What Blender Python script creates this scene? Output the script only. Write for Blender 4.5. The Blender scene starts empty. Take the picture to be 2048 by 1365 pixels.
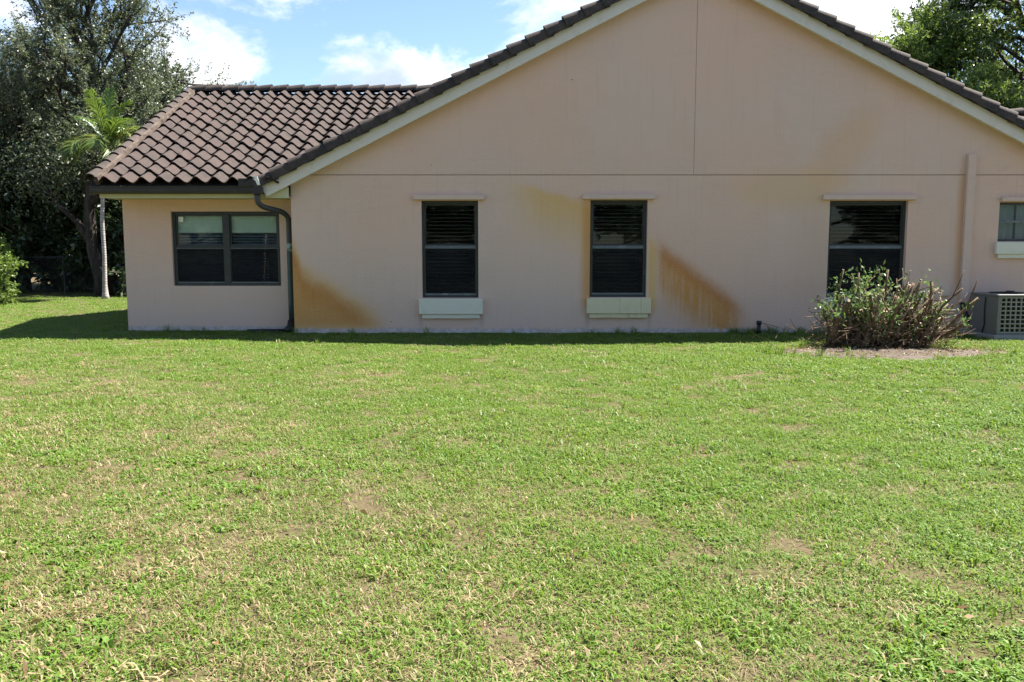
import bpy, math, random
import numpy as np
from mathutils import Vector, Matrix

# ------------------------------------------------------------------ camera, sky, sun, exposure
SC = bpy.context.scene
COL = SC.collection
R = math.radians
cam_d = bpy.data.cameras.new('camera')
cam = bpy.data.objects.new('camera', cam_d)
COL.objects.link(cam)
cam.location = (0, 0, 1.37)
cam.rotation_euler = (R(90 - 6.28), 0, 0)
cam_d.sensor_width = 36
cam_d.lens = 29.06
cam_d.clip_end = 2000
SC.camera = cam

SUN = Vector((0.58, 0.27, 1.0)).normalized()
SUN_EL = math.asin(SUN.z)
SUN_AZ = math.atan2(SUN.x, SUN.y)
sun_d = bpy.data.lights.new('sun', 'SUN')
sun_d.energy = 5.0
sun_d.angle = R(0.53)
sun_d.color = (1.0, 0.95, 0.87)
sun = bpy.data.objects.new('sun', sun_d)
COL.objects.link(sun)
sun.location = (10, 10, 30)
sun.rotation_euler = (-SUN).to_track_quat('-Z', 'Y').to_euler()

SC.view_settings.view_transform = 'Standard'
SC.view_settings.look = 'None'
SC.view_settings.gamma = 1.0
SC.view_settings.exposure = 1.95
SC.render.film_transparent = False
SC.cycles.max_bounces = 7
SC.cycles.diffuse_bounces = 4
SC.cycles.transparent_max_bounces = 10
SC.cycles.transmission_bounces = 3
SC.cycles.use_denoising = True


# ------------------------------------------------------------------ node helpers
class S:
    """A shader socket with arithmetic."""
    def __init__(self, nt, sock):
        self.nt, self.s = nt, sock

    def _m(self, op, *args, clamp=False):
        n = self.nt.nodes.new('ShaderNodeMath')
        n.operation = op
        n.use_clamp = clamp
        for i, a in enumerate((self,) + args):
            if isinstance(a, S):
                self.nt.links.new(a.s, n.inputs[i])
            else:
                n.inputs[i].default_value = a
        return S(self.nt, n.outputs[0])

    def __add__(self, o): return self._m('ADD', o)
    __radd__ = __add__
    def __sub__(self, o): return self._m('SUBTRACT', o)
    def __rsub__(self, o): return (self * -1.0) + o
    def __mul__(self, o): return self._m('MULTIPLY', o)
    __rmul__ = __mul__
    def __truediv__(self, o): return self._m('DIVIDE', o)
    def max(self, o): return self._m('MAXIMUM', o)
    def min(self, o): return self._m('MINIMUM', o)
    def abs(self): return self._m('ABSOLUTE')
    def clamp(self): return self._m('ADD', 0.0, clamp=True)
    def pow(self, p): return self._m('POWER', p)

    def ss(self, a, b):
        """0 at a, 1 at b, smooth between (a may be the larger)."""
        n = self.nt.nodes.new('ShaderNodeMapRange')
        n.interpolation_type = 'SMOOTHSTEP'
        lo, hi = (a, b) if a < b else (b, a)
        self.nt.links.new(self.s, n.inputs['Value'])
        n.inputs['From Min'].default_value = lo
        n.inputs['From Max'].default_value = hi
        n.inputs['To Min'].default_value = 0.0 if a < b else 1.0
        n.inputs['To Max'].default_value = 1.0 if a < b else 0.0
        return S(self.nt, n.outputs['Result'])


class MatB:
    """Small builder round a node tree."""
    def __init__(self, nt):
        self.nt = nt
        self.nt.nodes.clear()

    def node(self, t, **kw):
        n = self.nt.nodes.new(t)
        for k, v in kw.items():
            setattr(n, k, v)
        return n

    def link(self, a, b):
        self.nt.links.new(a.s if isinstance(a, S) else a, b)

    def sock(self, s): return S(self.nt, s)

    def pos(self):
        g = self.node('ShaderNodeNewGeometry')
        return g.outputs['Position']

    def xyz(self, vec):
        n = self.node('ShaderNodeSeparateXYZ')
        self.link(vec, n.inputs[0])
        return [self.sock(o) for o in n.outputs]

    def mapped(self, vec, scale=(1, 1, 1), loc=(0, 0, 0), rot=(0, 0, 0)):
        n = self.node('ShaderNodeMapping')
        self.link(vec, n.inputs['Vector'])
        n.inputs['Scale'].default_value = scale
        n.inputs['Location'].default_value = loc
        n.inputs['Rotation'].default_value = rot
        return n.outputs[0]

    def noise(self, vec, scale, detail=4, rough=0.55, dist=0.0):
        n = self.node('ShaderNodeTexNoise')
        self.link(vec, n.inputs['Vector'])
        n.inputs['Scale'].default_value = scale
        n.inputs['Detail'].default_value = detail
        n.inputs['Roughness'].default_value = rough
        n.inputs['Distortion'].default_value = dist
        return self.sock(n.outputs['Fac'])

    def voronoi(self, vec, scale, feature='F1'):
        n = self.node('ShaderNodeTexVoronoi', feature=feature)
        self.link(vec, n.inputs['Vector'])
        n.inputs['Scale'].default_value = scale
        return self.sock(n.outputs['Distance'])

    def mix(self, fac, a, b, blend='MIX'):
        n = self.node('ShaderNodeMix', data_type='RGBA', blend_type=blend)
        if isinstance(fac, S): self.link(fac, n.inputs[0])
        else: n.inputs[0].default_value = fac
        for v, i in ((a, 6), (b, 7)):
            if isinstance(v, (tuple, list)):
                n.inputs[i].default_value = (*v, 1) if len(v) == 3 else v
            else:
                self.link(v, n.inputs[i])
        return self.sock(n.outputs[2])

    def bump(self, height, strength=0.3, dist=0.01):
        n = self.node('ShaderNodeBump')
        n.inputs['Strength'].default_value = strength
        n.inputs['Distance'].default_value = dist
        self.link(height, n.inputs['Height'])
        return n.outputs[0]

    def principled(self, col, rough=0.7, normal=None, spec=0.5, metal=0.0):
        n = self.node('ShaderNodeBsdfPrincipled')
        if isinstance(col, (tuple, list)):
            n.inputs['Base Color'].default_value = (*col, 1)
        else:
            self.link(col, n.inputs['Base Color'])
        if isinstance(rough, S): self.link(rough, n.inputs['Roughness'])
        else: n.inputs['Roughness'].default_value = rough
        n.inputs['Specular IOR Level'].default_value = spec
        n.inputs['Metallic'].default_value = metal
        if normal is not None:
            self.link(normal, n.inputs['Normal'])
        return n.outputs[0]

    def out(self, shader):
        o = self.node('ShaderNodeOutputMaterial')
        self.link(shader, o.inputs['Surface'])

    def mixs(self, fac, a, b):
        n = self.node('ShaderNodeMixShader')
        if isinstance(fac, S): self.link(fac, n.inputs[0])
        else: n.inputs[0].default_value = fac
        self.link(a, n.inputs[1]); self.link(b, n.inputs[2])
        return n.outputs[0]

    def rand(self):
        return self.sock(self.node('ShaderNodeObjectInfo').outputs['Random'])

    def island(self):
        return self.sock(self.node('ShaderNodeNewGeometry').outputs['Random Per Island'])


def material(name):
    m = bpy.data.materials.new(name)
    m.use_nodes = True
    return m, MatB(m.node_tree)


# ------------------------------------------------------------------ world: daylight sky with cumulus
world = bpy.data.worlds.new('World')
SC.world = world
world.use_nodes = True
B = MatB(world.node_tree)
skyn = B.node('ShaderNodeTexSky', sky_type='NISHITA')
skyn.sun_disc = False
skyn.sun_elevation = SUN_EL
skyn.sun_rotation = SUN_AZ
skyn.altitude = 5
skyn.air_density = 1.0
skyn.dust_density = 0.3
skyn.ozone_density = 2.5
tc = B.node('ShaderNodeTexCoord')
gen = tc.outputs['Generated']
dx, dy, dz = B.xyz(gen)
cl_map = B.mapped(gen, scale=(1, 1, 1.7), loc=(3.1, 1.7, 0.4))
n1 = B.noise(cl_map, 4.6, 9, 0.62, 0.25)
n2 = B.noise(B.mapped(gen, scale=(1, 1, 1.6), loc=(7.7, 2.2, 5.1)), 1.5, 3, 0.5)


def blob(px, py, sx, sy):
    """soft cumulus mass round a direction (tangent coordinates, unit depth)"""
    x = (dx / dy.max(0.05)) - px
    z = (dz / dy.max(0.05)) - py
    q = (x * x) * (1 / sx ** 2) + (z * z) * (1 / sy ** 2)
    return q.ss(1.6, 0.0) * dy.ss(0.05, 0.2)


bias = blob(-0.33, 0.335, 0.19, 0.075)
for b_ in ((-0.385, 0.235, 0.105, 0.075), (-0.16, 0.215, 0.085, 0.042), (0.45, 0.33, 0.16, 0.10), (-0.62, 0.27, 0.14, 0.10)):
    bias = bias.max(blob(*b_))
cover = n1 + (n2 - 0.5) * 0.35 + (bias * 0.19) - 0.075
cmask = cover.ss(0.50, 0.64) * dz.ss(-0.02, 0.05)
cshade = B.noise(cl_map, 6.5, 5, 0.55)
bg_sky = B.node('ShaderNodeBackground')
B.link(skyn.outputs[0], bg_sky.inputs[0])
bg_sky.inputs[1].default_value = 0.058
bg_cl = B.node('ShaderNodeBackground')
ccol = B.mix((cshade + (cover - 0.6) * -0.35).ss(0.36, 0.62), (0.44, 0.52, 0.66), (1.0, 1.0, 1.0))
B.link(ccol, bg_cl.inputs[0])
bg_cl.inputs[1].default_value = 0.42
wmix = B.mixs(cmask * 0.93, bg_sky.outputs[0], bg_cl.outputs[0])
wo = B.node('ShaderNodeOutputWorld')
B.link(wmix, wo.inputs['Surface'])

# ------------------------------------------------------------------ materials
WALL_PINK = (0.71, 0.474, 0.374)


def stucco(name, stains):
    m, b = material(name)
    p = b.pos()
    X, Y, Z = b.xyz(p)
    low = b.noise(p, 0.45, 3, 0.5)
    mid = b.noise(b.mapped(p, scale=(1, 1, 1.6)), 2.2, 4, 0.6)
    fine = b.noise(p, 40, 3, 0.6)
    col = b.mix(low.ss(0.35, 0.65), WALL_PINK, (0.67, 0.485, 0.405))
    col = b.mix(mid.ss(0.45, 0.8) * 0.45, col, (0.68, 0.50, 0.405))
    col = b.mix(fine.ss(0.55, 0.8) * 0.18, col, (0.36, 0.28, 0.24))
    # dusty streaks running down
    st = b.noise(b.mapped(p, scale=(9, 9, 0.35)), 2.0, 3, 0.6)
    col = b.mix(st.ss(0.52, 0.8) * 0.16, col, (0.36, 0.30, 0.24))
    if stains:
        streak = b.noise(b.mapped(p, scale=(16, 1, 0.8)), 1.6, 4, 0.65)
        wob = (b.noise(p, 2.6, 6, 0.65) - 0.5) * 0.34
        wobf = (b.noise(p, 14, 4, 0.6) - 0.5) * 0.07
        fl = b.noise(p, 48, 4, 0.7).ss(0.30, 0.62) * 0.25 + 0.75
        RUST = (0.51, 0.195, 0.045)
        OCHRE = (0.58, 0.265, 0.072)
        YEL = (0.68, 0.42, 0.16)
        # sprinkler fan in the corner by the downspout
        d1 = ((X + 3.43) * -0.60 + 1.16 + (X + 3.43).min(0.0) * -2.4) - Z + wob + wobf
        m1 = d1.ss(-0.20, 0.26) * fl * (X + wob).ss(-1.85, -2.5) * (Z + wobf).ss(0.02, 0.12)
        s1 = (d1.ss(0.9, 0.1) * 0.2 + 0.85) * (streak * 0.4 + 0.8)
        col = b.mix((m1 * 0.8).clamp(), col, YEL)
        col = b.mix((d1.ss(-0.04, 0.42) * fl * (X + wob).ss(-1.9, -2.75) * s1 * Z.ss(0.0, 0.22)).clamp() * 0.95, col, b.mix(d1.ss(0.75, 0.2), OCHRE, RUST))
        # fan to the right of the middle window
        d2 = ((X - 2.40) * -0.735 + 1.53) - Z + wob * 0.45 + wobf
        edge = (X + wobf + wob * 0.15).ss(2.30, 2.50)
        run = (d2.ss(1.35, 0.35) * 1.25).clamp() * (streak.ss(0.3, 0.7) * d2.ss(0.1, 0.6) * 0.5 + 1.0 - d2.ss(0.1, 0.6) * 0.4)
        m2 = d2.ss(-0.13, 0.24) * fl * edge * (X + wob * 0.5).ss(3.98, 3.5)
        col = b.mix((m2 * run * 1.0).clamp(), col, b.mix(d2.ss(0.45, 0.12), OCHRE, RUST))
        m2b = d2.ss(0.0, 0.2) * X.ss(2.20, 2.26) * X.ss(2.42, 2.30) * Z.ss(0.25, 0.5)
        col = b.mix(m2b * 0.8, col, YEL)
        # faint plume up and left of the middle window, and the run down its left edge
        d3 = ((X - 0.0) * -0.27 + 2.50) - Z + wob
        m3 = d3.ss(-0.05, 0.12) * d3.ss(1.1, 0.05) * (X + wob).ss(-0.3, 0.6) * fl * X.ss(1.32, 1.15) * (streak * 0.6 + 0.45)
        col = b.mix((m3 * 1.15).clamp(), col, YEL)
        m3b = X.ss(1.06, 1.24) * X.ss(1.30, 1.27) * Z.ss(0.25, 0.6) * Z.ss(2.3, 2.0) * (streak * 0.7 + 0.4)
        col = b.mix((m3b * 1.1).clamp(), col, OCHRE)
        # faint plumes round the wide window and beside the pipe cover
        q = ((X - 5.35 - (Z - 3.0) * 0.55) * (X - 5.35 - (Z - 3.0) * 0.55)) * 3.0 + (Z - 2.95) * (Z - 2.95) * 1.3 + wob * 1.6
        col = b.mix(q.ss(1.1, 0.0) * fl * (streak * 0.5 + 0.5) * 0.7, col, (0.66, 0.40, 0.23))
        q2 = (X - 4.55) * (X - 4.55) * 0.6 + (Z - 2.35) * (Z - 2.35) * 5.0 + wob * 2.0
        col = b.mix(q2.ss(1.0, 0.0) * 0.35, col, YEL)
        # dirt washed down from the sill ends
        for xs_ in (-1.50, -0.50, 1.24, 2.26, 5.12, 6.47):
            sd_ = (X + wobf * 0.5 - xs_).abs().ss(0.07, 0.0) * Z.ss(0.02, 0.22) * Z.ss(0.40, 0.30)
            col = b.mix(sd_ * (streak * 0.8 + 0.1) * 0.5, col, (0.20, 0.15, 0.11))
        m5 = X.ss(4.2, 5.0) * X.ss(5.2, 5.1) * Z.ss(0.3, 0.8) * Z.ss(2.7, 1.6)
        col = b.mix(m5 * (streak * 0.6 + 0.2) * 0.6, col, (0.50, 0.33, 0.20))
        m6 = X.ss(7.16, 7.29) * X.ss(7.34, 7.30) * Z.ss(0.5, 0.9) * Z.ss(2.9, 2.3)
        col = b.mix(m6 * (streak * 0.8 + 0.2) * 0.7, col, OCHRE)
    # worn pale plinth line at the grass and a few scuffs
    base = (Z + (b.noise(p, 7, 4, 0.7) - 0.5) * 0.10).ss(0.11, 0.07)
    chip = b.noise(p, 11, 4, 0.7).ss(0.47, 0.60)
    col = b.mix(base * 0.6, col, b.mix(chip, (0.40, 0.36, 0.36), (0.55, 0.56, 0.60)))
    spk = b.voronoi(p, 1.6)
    col = b.mix(spk.ss(0.022, 0.008), col, (0.06, 0.05, 0.05))
    # trowelled relief: short horizontal drags
    r1 = b.noise(b.mapped(p, scale=(9, 9, 21)), 1.0, 5, 0.65, 1.2)
    r2 = b.noise(p, 90, 2, 0.5)
    hgt = r1.ss(0.45, 0.75) * 0.7 + r2 * 0.25
    pt = b.noise(p, 1.3, 3, 0.5).ss(0.40, 0.62) * 0.75 + 0.25
    nrm = b.bump(hgt * pt, 0.50, 0.012)
    b.out(b.principled(col, 0.9, nrm, 0.2))
    return m


def painted(name, colr, rough=0.5, dirt=(0.3, 0.28, 0.2), amount=0.35, vstreak=False, spec=0.4):
    m, b = material(name)
    p = b.pos()
    n = b.noise(p, 6, 5, 0.65)
    col = b.mix(n.ss(0.5, 0.8) * amount, colr, dirt)
    if vstreak:
        s_ = b.noise(b.mapped(p, scale=(14, 14, 0.6)), 1.5, 4, 0.6)
        col = b.mix(s_.ss(0.52, 0.72) * 0.55, col, dirt)
    nrm = b.bump(b.noise(p, 60, 3, 0.6), 0.12, 0.004)
    b.out(b.principled(col, rough, nrm, spec))
    return m


M = {}
M['stucco'] = stucco('stained_stucco', True)
M['stucco_plain'] = stucco('plain_stucco', False)
M['joint'] = painted('joint_backing', (0.22, 0.15, 0.115), 0.9)  # dark strip set back behind the control joints
M['cream'] = painted('cream_board', (0.65, 0.60, 0.54), 0.55, (0.38, 0.34, 0.24), 0.4)
M['soffit'] = painted('soffit_paint', (0.52, 0.50, 0.34), 0.6, (0.35, 0.33, 0.2), 0.3)
M['mint'] = painted('sill_paint', (0.71, 0.67, 0.57), 0.6, (0.36, 0.36, 0.28), 0.35)
M['mint_rust'] = painted('rusty_sill_paint', (0.70, 0.62, 0.42), 0.6, (0.46, 0.34, 0.12), 0.35, True)
M['pinktrim'] = painted('pink_trim', (0.64, 0.46, 0.38), 0.7, (0.36, 0.29, 0.24), 0.3)
M['bronze'] = painted('bronze_frame', (0.026, 0.031, 0.036), 0.42, (0.11, 0.125, 0.135), 0.4, False, 0.5)
M['rail'] = painted('worn_rail', (0.11, 0.13, 0.145), 0.5, (0.36, 0.39, 0.40), 0.8, False, 0.5)
M['gutter'] = painted('gutter_paint', (0.028, 0.026, 0.025), 0.4, (0.09, 0.08, 0.07), 0.4)
M['white'] = painted('white_paint', (0.78, 0.78, 0.74), 0.5, (0.6, 0.6, 0.55), 0.2)
M['black'] = painted('black_plastic', (0.018, 0.018, 0.018), 0.5, (0.06, 0.05, 0.04), 0.4)
M['steel'] = painted('galvanised', (0.035, 0.040, 0.038), 0.5, (0.05, 0.05, 0.05), 0.4, False)
M['concrete'] = painted('concrete', (0.30, 0.29, 0.27), 0.9, (0.18, 0.17, 0.15), 0.5)
M['interior'] = painted('interior', (0.10, 0.09, 0.08), 0.9)
M['blind'] = painted('blind_slat', (0.13, 0.108, 0.085), 0.6, (0.07, 0.06, 0.045), 0.3)
M['shade'] = painted('pale_shade', (0.80, 0.85, 0.80), 0.7, (0.38, 0.42, 0.4), 0.3)
M['curtain'] = painted('curtain', (0.28, 0.32, 0.38), 0.85, (0.3, 0.33, 0.38), 0.4)

m, b = material('downspout_paint')
p = b.pos(); X, Y, Z = b.xyz(p)
n = b.noise(p, 9, 5, 0.7)
col = b.mix((Z + (n - 0.5) * 0.25).ss(1.50, 1.40), (0.045, 0.050, 0.058), (0.035, 0.068, 0.062))
col = b.mix((Z + (n - 0.5) * 0.1).ss(1.34, 1.38) * (Z + (n - 0.5) * 0.1).ss(1.50, 1.46) * n.ss(0.4, 0.55), col, (0.30, 0.42, 0.38))
col = b.mix(n.ss(0.6, 0.75) * 0.5, col, (0.09, 0.10, 0.09))
b.out(b.principled(col, 0.45, None, 0.5))
M['spout'] = m

m, b = material('window_glass')
fr = b.node('ShaderNodeFresnel'); fr.inputs[0].default_value = 1.27
gl = b.node('ShaderNodeBsdfGlossy'); gl.inputs['Roughness'].default_value = 0.015
gl.inputs['Color'].default_value = (0.9, 0.95, 1, 1)
tr = b.node('ShaderNodeBsdfTransparent'); tr.inputs[0].default_value = (0.82, 0.87, 0.86, 1)
b.out(b.mixs(b.sock(fr.outputs[0]), tr.outputs[0], gl.outputs[0]))
M['glass'] = m

m, b = material('insect_screen')
tr = b.node('ShaderNodeBsdfTransparent'); tr.inputs[0].default_value = (0.8, 0.8, 0.8, 1)
df = b.principled((0.013, 0.015, 0.018), 0.7, None, 0.15)
b.out(b.mixs(0.55, tr.outputs[0], df))
M['screen'] = m

# roof tile: charcoal lichen over brown-red clay, each tile its own tone
m, b = material('roof_tile')
p = b.pos(); r = b.rand()
n = b.noise(p, 5, 5, 0.7); n2_ = b.noise(p, 34, 4, 0.7); n3 = b.noise(p, 1.1, 3, 0.5)
col = b.mix(n.ss(0.3, 0.7), (0.041, 0.034, 0.031), (0.064, 0.048, 0.042))
col = b.mix((n3 + (r - 0.5) * 0.3).ss(0.42, 0.75) * 0.5, col, (0.072, 0.049, 0.043))
col = b.mix(n2_.ss(0.55, 0.78) * 0.3, col, (0.12, 0.105, 0.095))
col = b.mix(r.ss(0.72, 1.0) * 0.22, col, (0.030, 0.029, 0.031))
b.out(b.principled(col, 0.85, b.bump(n2_, 0.35, 0.008), 0.15))
M['tile'] = m

m, b = material('ridge_tile')
p = b.pos(); r = b.rand()
n = b.noise(p, 6, 5, 0.7); n2_ = b.noise(p, 30, 4, 0.7)
col = b.mix(n.ss(0.35, 0.7), (0.048, 0.040, 0.036), (0.080, 0.062, 0.052))
col = b.mix(n2_.ss(0.5, 0.75) * 0.35, col, (0.19, 0.165, 0.14))
col = b.mix(r.ss(0.5, 1.0) * 0.4, col, (0.035, 0.030, 0.028))
b.out(b.principled(col, 0.85, b.bump(n2_, 0.35, 0.008), 0.15))
M['ridge'] = m

m, b = material('mortar')
p = b.pos()
n = b.noise(p, 8, 5, 0.7)
b.out(b.principled(b.mix(n.ss(0.35, 0.65), (0.125, 0.096, 0.076), (0.060, 0.045, 0.038)), 0.9, b.bump(n, 0.6, 0.02), 0.2))
M['mortar'] = m
M['deck'] = painted('roof_deck', (0.035, 0.03, 0.028), 0.9)


def leaf_mat(name, c1, c2, c3, trans=0.35, rough=0.45, spec=0.4):
    m, b = material(name)
    i = b.island()
    col = b.mix(i.ss(0.0, 0.6), c1, c2)
    col = b.mix(i.ss(0.75, 1.0), col, c3)
    pr = b.principled(col, rough, None, spec)
    t = b.node('ShaderNodeBsdfTranslucent')
    b.link(b.mix(0.5, col, (c3[0] * 1.1, c3[1] * 1.2, c3[2] * 0.6)), t.inputs[0])
    b.out(b.mixs(trans, pr, t.outputs[0]))
    return m


M['leaf_silver'] = leaf_mat('silver_green_leaf', (0.062, 0.082, 0.046), (0.112, 0.136, 0.082), (0.20, 0.22, 0.145), 0.28, 0.42, 0.45)
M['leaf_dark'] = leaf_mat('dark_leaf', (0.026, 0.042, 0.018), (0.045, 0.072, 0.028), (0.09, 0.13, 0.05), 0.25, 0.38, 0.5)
M['leaf_green'] = leaf_mat('green_leaf', (0.085, 0.145, 0.034), (0.140, 0.215, 0.050), (0.23, 0.29, 0.075), 0.38, 0.42, 0.5)
M['leaf_olive'] = leaf_mat('olive_leaf', (0.060, 0.100, 0.032), (0.105, 0.160, 0.048), (0.19, 0.24, 0.075), 0.35, 0.45, 0.45)
M['leaf_palm'] = leaf_mat('palm_leaf', (0.045, 0.090, 0.018), (0.072, 0.135, 0.024), (0.16, 0.21, 0.045), 0.40, 0.35, 0.5)
M['leaf_palm_yellow'] = leaf_mat('palm_leaf_yellowing', (0.070, 0.125, 0.028), (0.12, 0.175, 0.045), (0.27, 0.26, 0.10), 0.38, 0.4, 0.5)
M['leaf_shrub'] = leaf_mat('shrub_leaf', (0.060, 0.115, 0.038), (0.10, 0.17, 0.050), (0.17, 0.24, 0.10), 0.35, 0.45, 0.3)
M['leaf_dead'] = leaf_mat('dead_leaf', (0.16, 0.085, 0.035), (0.28, 0.18, 0.09), (0.42, 0.33, 0.20), 0.2, 0.6, 0.3)


def bark(name, c1, c2, scale=8, zs=0.3):
    m, b = material(name)
    p = b.pos()
    n = b.noise(b.mapped(p, scale=(1, 1, zs)), scale, 5, 0.7)
    b.out(b.principled(b.mix(n.ss(0.35, 0.65), c1, c2), 0.9, b.bump(n, 0.6, 0.02), 0.2))
    return m


M['bark'] = bark('dark_bark', (0.024, 0.019, 0.016), (0.062, 0.050, 0.042))
M['bark_pale'] = bark('pale_bark', (0.12, 0.10, 0.085), (0.26, 0.23, 0.20))
M['stem'] = bark('cut_stem_bark', (0.075, 0.048, 0.030), (0.20, 0.14, 0.090), 14, 1)
M['stem_pale'] = bark('pale_stem_bark', (0.20, 0.150, 0.098), (0.36, 0.285, 0.195), 14, 1)
M['cutwood'] = painted('cut_wood', (0.42, 0.33, 0.23), 0.8, (0.4, 0.3, 0.2), 0.4)
m, b = material('palm_trunk')
p = b.pos(); X, Y, Z = b.xyz(p)
n = b.noise(b.mapped(p, scale=(1, 1, 6)), 6, 4, 0.6)
ring = ((Z + (n - 0.5) * 0.02) * 14.0)._m('FRACT').ss(0.80, 0.92)
col = b.mix(n.ss(0.35, 0.65), (0.30, 0.27, 0.25), (0.46, 0.43, 0.41))
col = b.mix(ring * 0.7, col, (0.12, 0.09, 0.075))
b.out(b.principled(col, 0.8, b.bump(ring, 0.5, 0.02), 0.3))
M['palm_trunk'] = m

# grass blades: green, straw where the patch is dry
m, b = material('grass_blade')
p = b.pos()
at_ = b.node('ShaderNodeAttribute', attribute_name='tone')
tone = b.sock(at_.outputs['Fac'])
r = b.rand()
pn = b.noise(p, 1.05, 4, 0.6)
pn2 = b.noise(B.mapped(p) if False else b.mapped(p, loc=(11, 5, 0)), 1.7, 4, 0.6)
X, Y, Z = b.xyz(p)
leftdry = X.ss(2.0, -5.0) * Y.ss(13.0, 6.0)
dry = (pn + (pn2 - 0.5) * 0.55 + (leftdry - 0.4) * 0.13 + (r - 0.5) * 0.2).ss(0.52, 0.78)
green = b.mix(pn2.ss(0.35, 0.65), (0.225, 0.315, 0.038), (0.160, 0.270, 0.036))
green = b.mix(r.ss(0.6, 1.0) * 0.5, green, (0.31, 0.36, 0.075))
green = b.mix(tone.ss(0.0, 0.5) * 0.4, (0.085, 0.165, 0.022), green)
straw = b.mix((r + tone * 0.6).ss(0.5, 1.3), (0.19, 0.125, 0.070), (0.36, 0.28, 0.16))
neardry = Y.ss(7.5, 3.0) * X.ss(2.5, -1.5)
isdry = (tone + dry * 0.52 + leftdry * 0.14 + neardry * 0.22).ss(0.86, 1.06)
col = b.mix(isdry, green, straw)
pr = b.principled(col, 0.50, None, 0.28)
t = b.node('ShaderNodeBsdfTranslucent')
b.link(b.mix(0.4, col, (0.34, 0.50, 0.03)), t.inputs[0])
b.out(b.mixs(0.32, pr, t.outputs[0]))
M['grass'] = m

m, b = material('lawn_soil')
p = b.pos()
n = b.noise(p, 0.6, 4, 0.6); n2_ = b.noise(p, 30, 5, 0.7)
col = b.mix(n.ss(0.35, 0.65), (0.085, 0.075, 0.032), (0.135, 0.098, 0.060))
col = b.mix(n2_.ss(0.4, 0.7) * 0.6, col, (0.06, 0.045, 0.028))
b.out(b.principled(col, 0.95, b.bump(n2_, 0.6, 0.03), 0.1))
M['soil'] = m
m, b = material('sandy_dirt')
p = b.pos()
n = b.noise(p, 3, 5, 0.7); n2_ = b.noise(p, 45, 5, 0.7)
col = b.mix(n.ss(0.35, 0.65), (0.135, 0.112, 0.092), (0.070, 0.053, 0.042))
col = b.mix(n2_.ss(0.5, 0.7) * 0.6, col, (0.09, 0.06, 0.04))
b.out(b.principled(col, 0.95, b.bump(n2_, 0.7, 0.03), 0.15))
M['dirt'] = m


# ------------------------------------------------------------------ mesh helpers
class MB:
    def __init__(self):
        self.v, self.f = [], []

    def add(self, vs, fs):
        o = len(self.v)
        self.v += [tuple(q) for q in vs]
        self.f += [tuple(i + o for i in q) for q in fs]
        return self

    def box(self, x0, x1, y0, y1, z0, z1):
        vs = [(x, y, z) for z in (z0, z1) for y in (y0, y1) for x in (x0, x1)]
        fs = [(0, 2, 3, 1), (4, 5, 7, 6), (0, 1, 5, 4), (2, 6, 7, 3), (0, 4, 6, 2), (1, 3, 7, 5)]
        return self.add(vs, fs)

    def prism(self, poly, y0, y1):
        """polygon in XZ pulled from y0 (front) to y1"""
        n = len(poly)
        vs = [(x, y0, z) for x, z in poly] + [(x, y1, z) for x, z in poly]
        fs = [tuple(range(n)), tuple(range(2 * n - 1, n - 1, -1))]
        fs += [(i, i + n, (i + 1) % n + n, (i + 1) % n) for i in range(n)]
        return self.add(vs, fs)

    def tube(self, pts, rad, sides=8, cap=True, squash=None):
        pts = [Vector(q) for q in pts]
        n = len(pts)
        rad = rad if hasattr(rad, '__len__') else [rad] * n
        o = len(self.v)
        ref = None
        for i, q in enumerate(pts):
            t = (pts[min(i + 1, n - 1)] - pts[max(i - 1, 0)]).normalized()
            if ref is None:
                ref = Vector((0, 0, 1)) if abs(t.z) < 0.9 else Vector((1, 0, 0))
                u = t.cross(ref).normalized()
            else:
                u = (u - t * u.dot(t)).normalized()
            w = t.cross(u)
            for k in range(sides):
                a = 2 * math.pi * k / sides
                self.v.append(tuple(q + (u * math.cos(a) + w * math.sin(a)) * rad[i]))
        for i in range(n - 1):
            for k in range(sides):
                a, c = o + i * sides + k, o + i * sides + (k + 1) % sides
                self.f.append((a, c, c + sides, a + sides))
        if cap:
            self.f.append(tuple(o + k for k in range(sides - 1, -1, -1)))
            self.f.append(tuple(o + (n - 1) * sides + k for k in range(sides)))
        return self

    def mesh(self, name, mat, smooth=False):
        me = bpy.data.meshes.new(name)
        me.from_pydata(self.v, [], self.f)
        if mat is not None:
            me.materials.append(mat)
        if smooth:
            me.polygons.foreach_set('use_smooth', [True] * len(me.polygons))
        me.update()
        return me

    def build(self, name, mat, parent=None, smooth=False, bevel=0.0):
        o = bpy.data.objects.new(name, self.mesh(name, mat, smooth))
        COL.objects.link(o)
        if parent is not None:
            o.parent = parent
        if bevel:
            md = o.modifiers.new('bevel', 'BEVEL')
            md.width = bevel
            md.segments = 2
            md.limit_method = 'ANGLE'
        return o


def tag(o, label=None, cat=None, group=None, kind=None):
    for k, v in (('label', label), ('category', cat), ('group', group), ('kind', kind)):
        if v:
            o[k] = v
    return o


def empty(name, loc=(0, 0, 0)):
    o = bpy.data.objects.new(name, None)
    COL.objects.link(o)
    o.location = loc
    return o


def obj(name, me, parent=None, loc=(0, 0, 0), rot=(0, 0, 0), scale=(1, 1, 1)):
    o = bpy.data.objects.new(name, me)
    COL.objects.link(o)
    o.parent = parent
    o.location, o.rotation_euler, o.scale = loc, rot, scale
    return o


rng = np.random.default_rng(7)
random.seed(7)

# ------------------------------------------------------------------ ground
YW = 13.55           # main gable wall plane
YB = 13.95           # recessed wing wall plane
g = MB()
g.add([(-160, -60, 0), (160, -60, 0), (160, 240, 0), (-160, 240, 0)], [(0, 1, 2, 3)])
lawn = g.build('lawn', M['soil'])
tag(lawn, 'wide mown lawn in front of the pink house', 'lawn', kind='structure')

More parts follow.
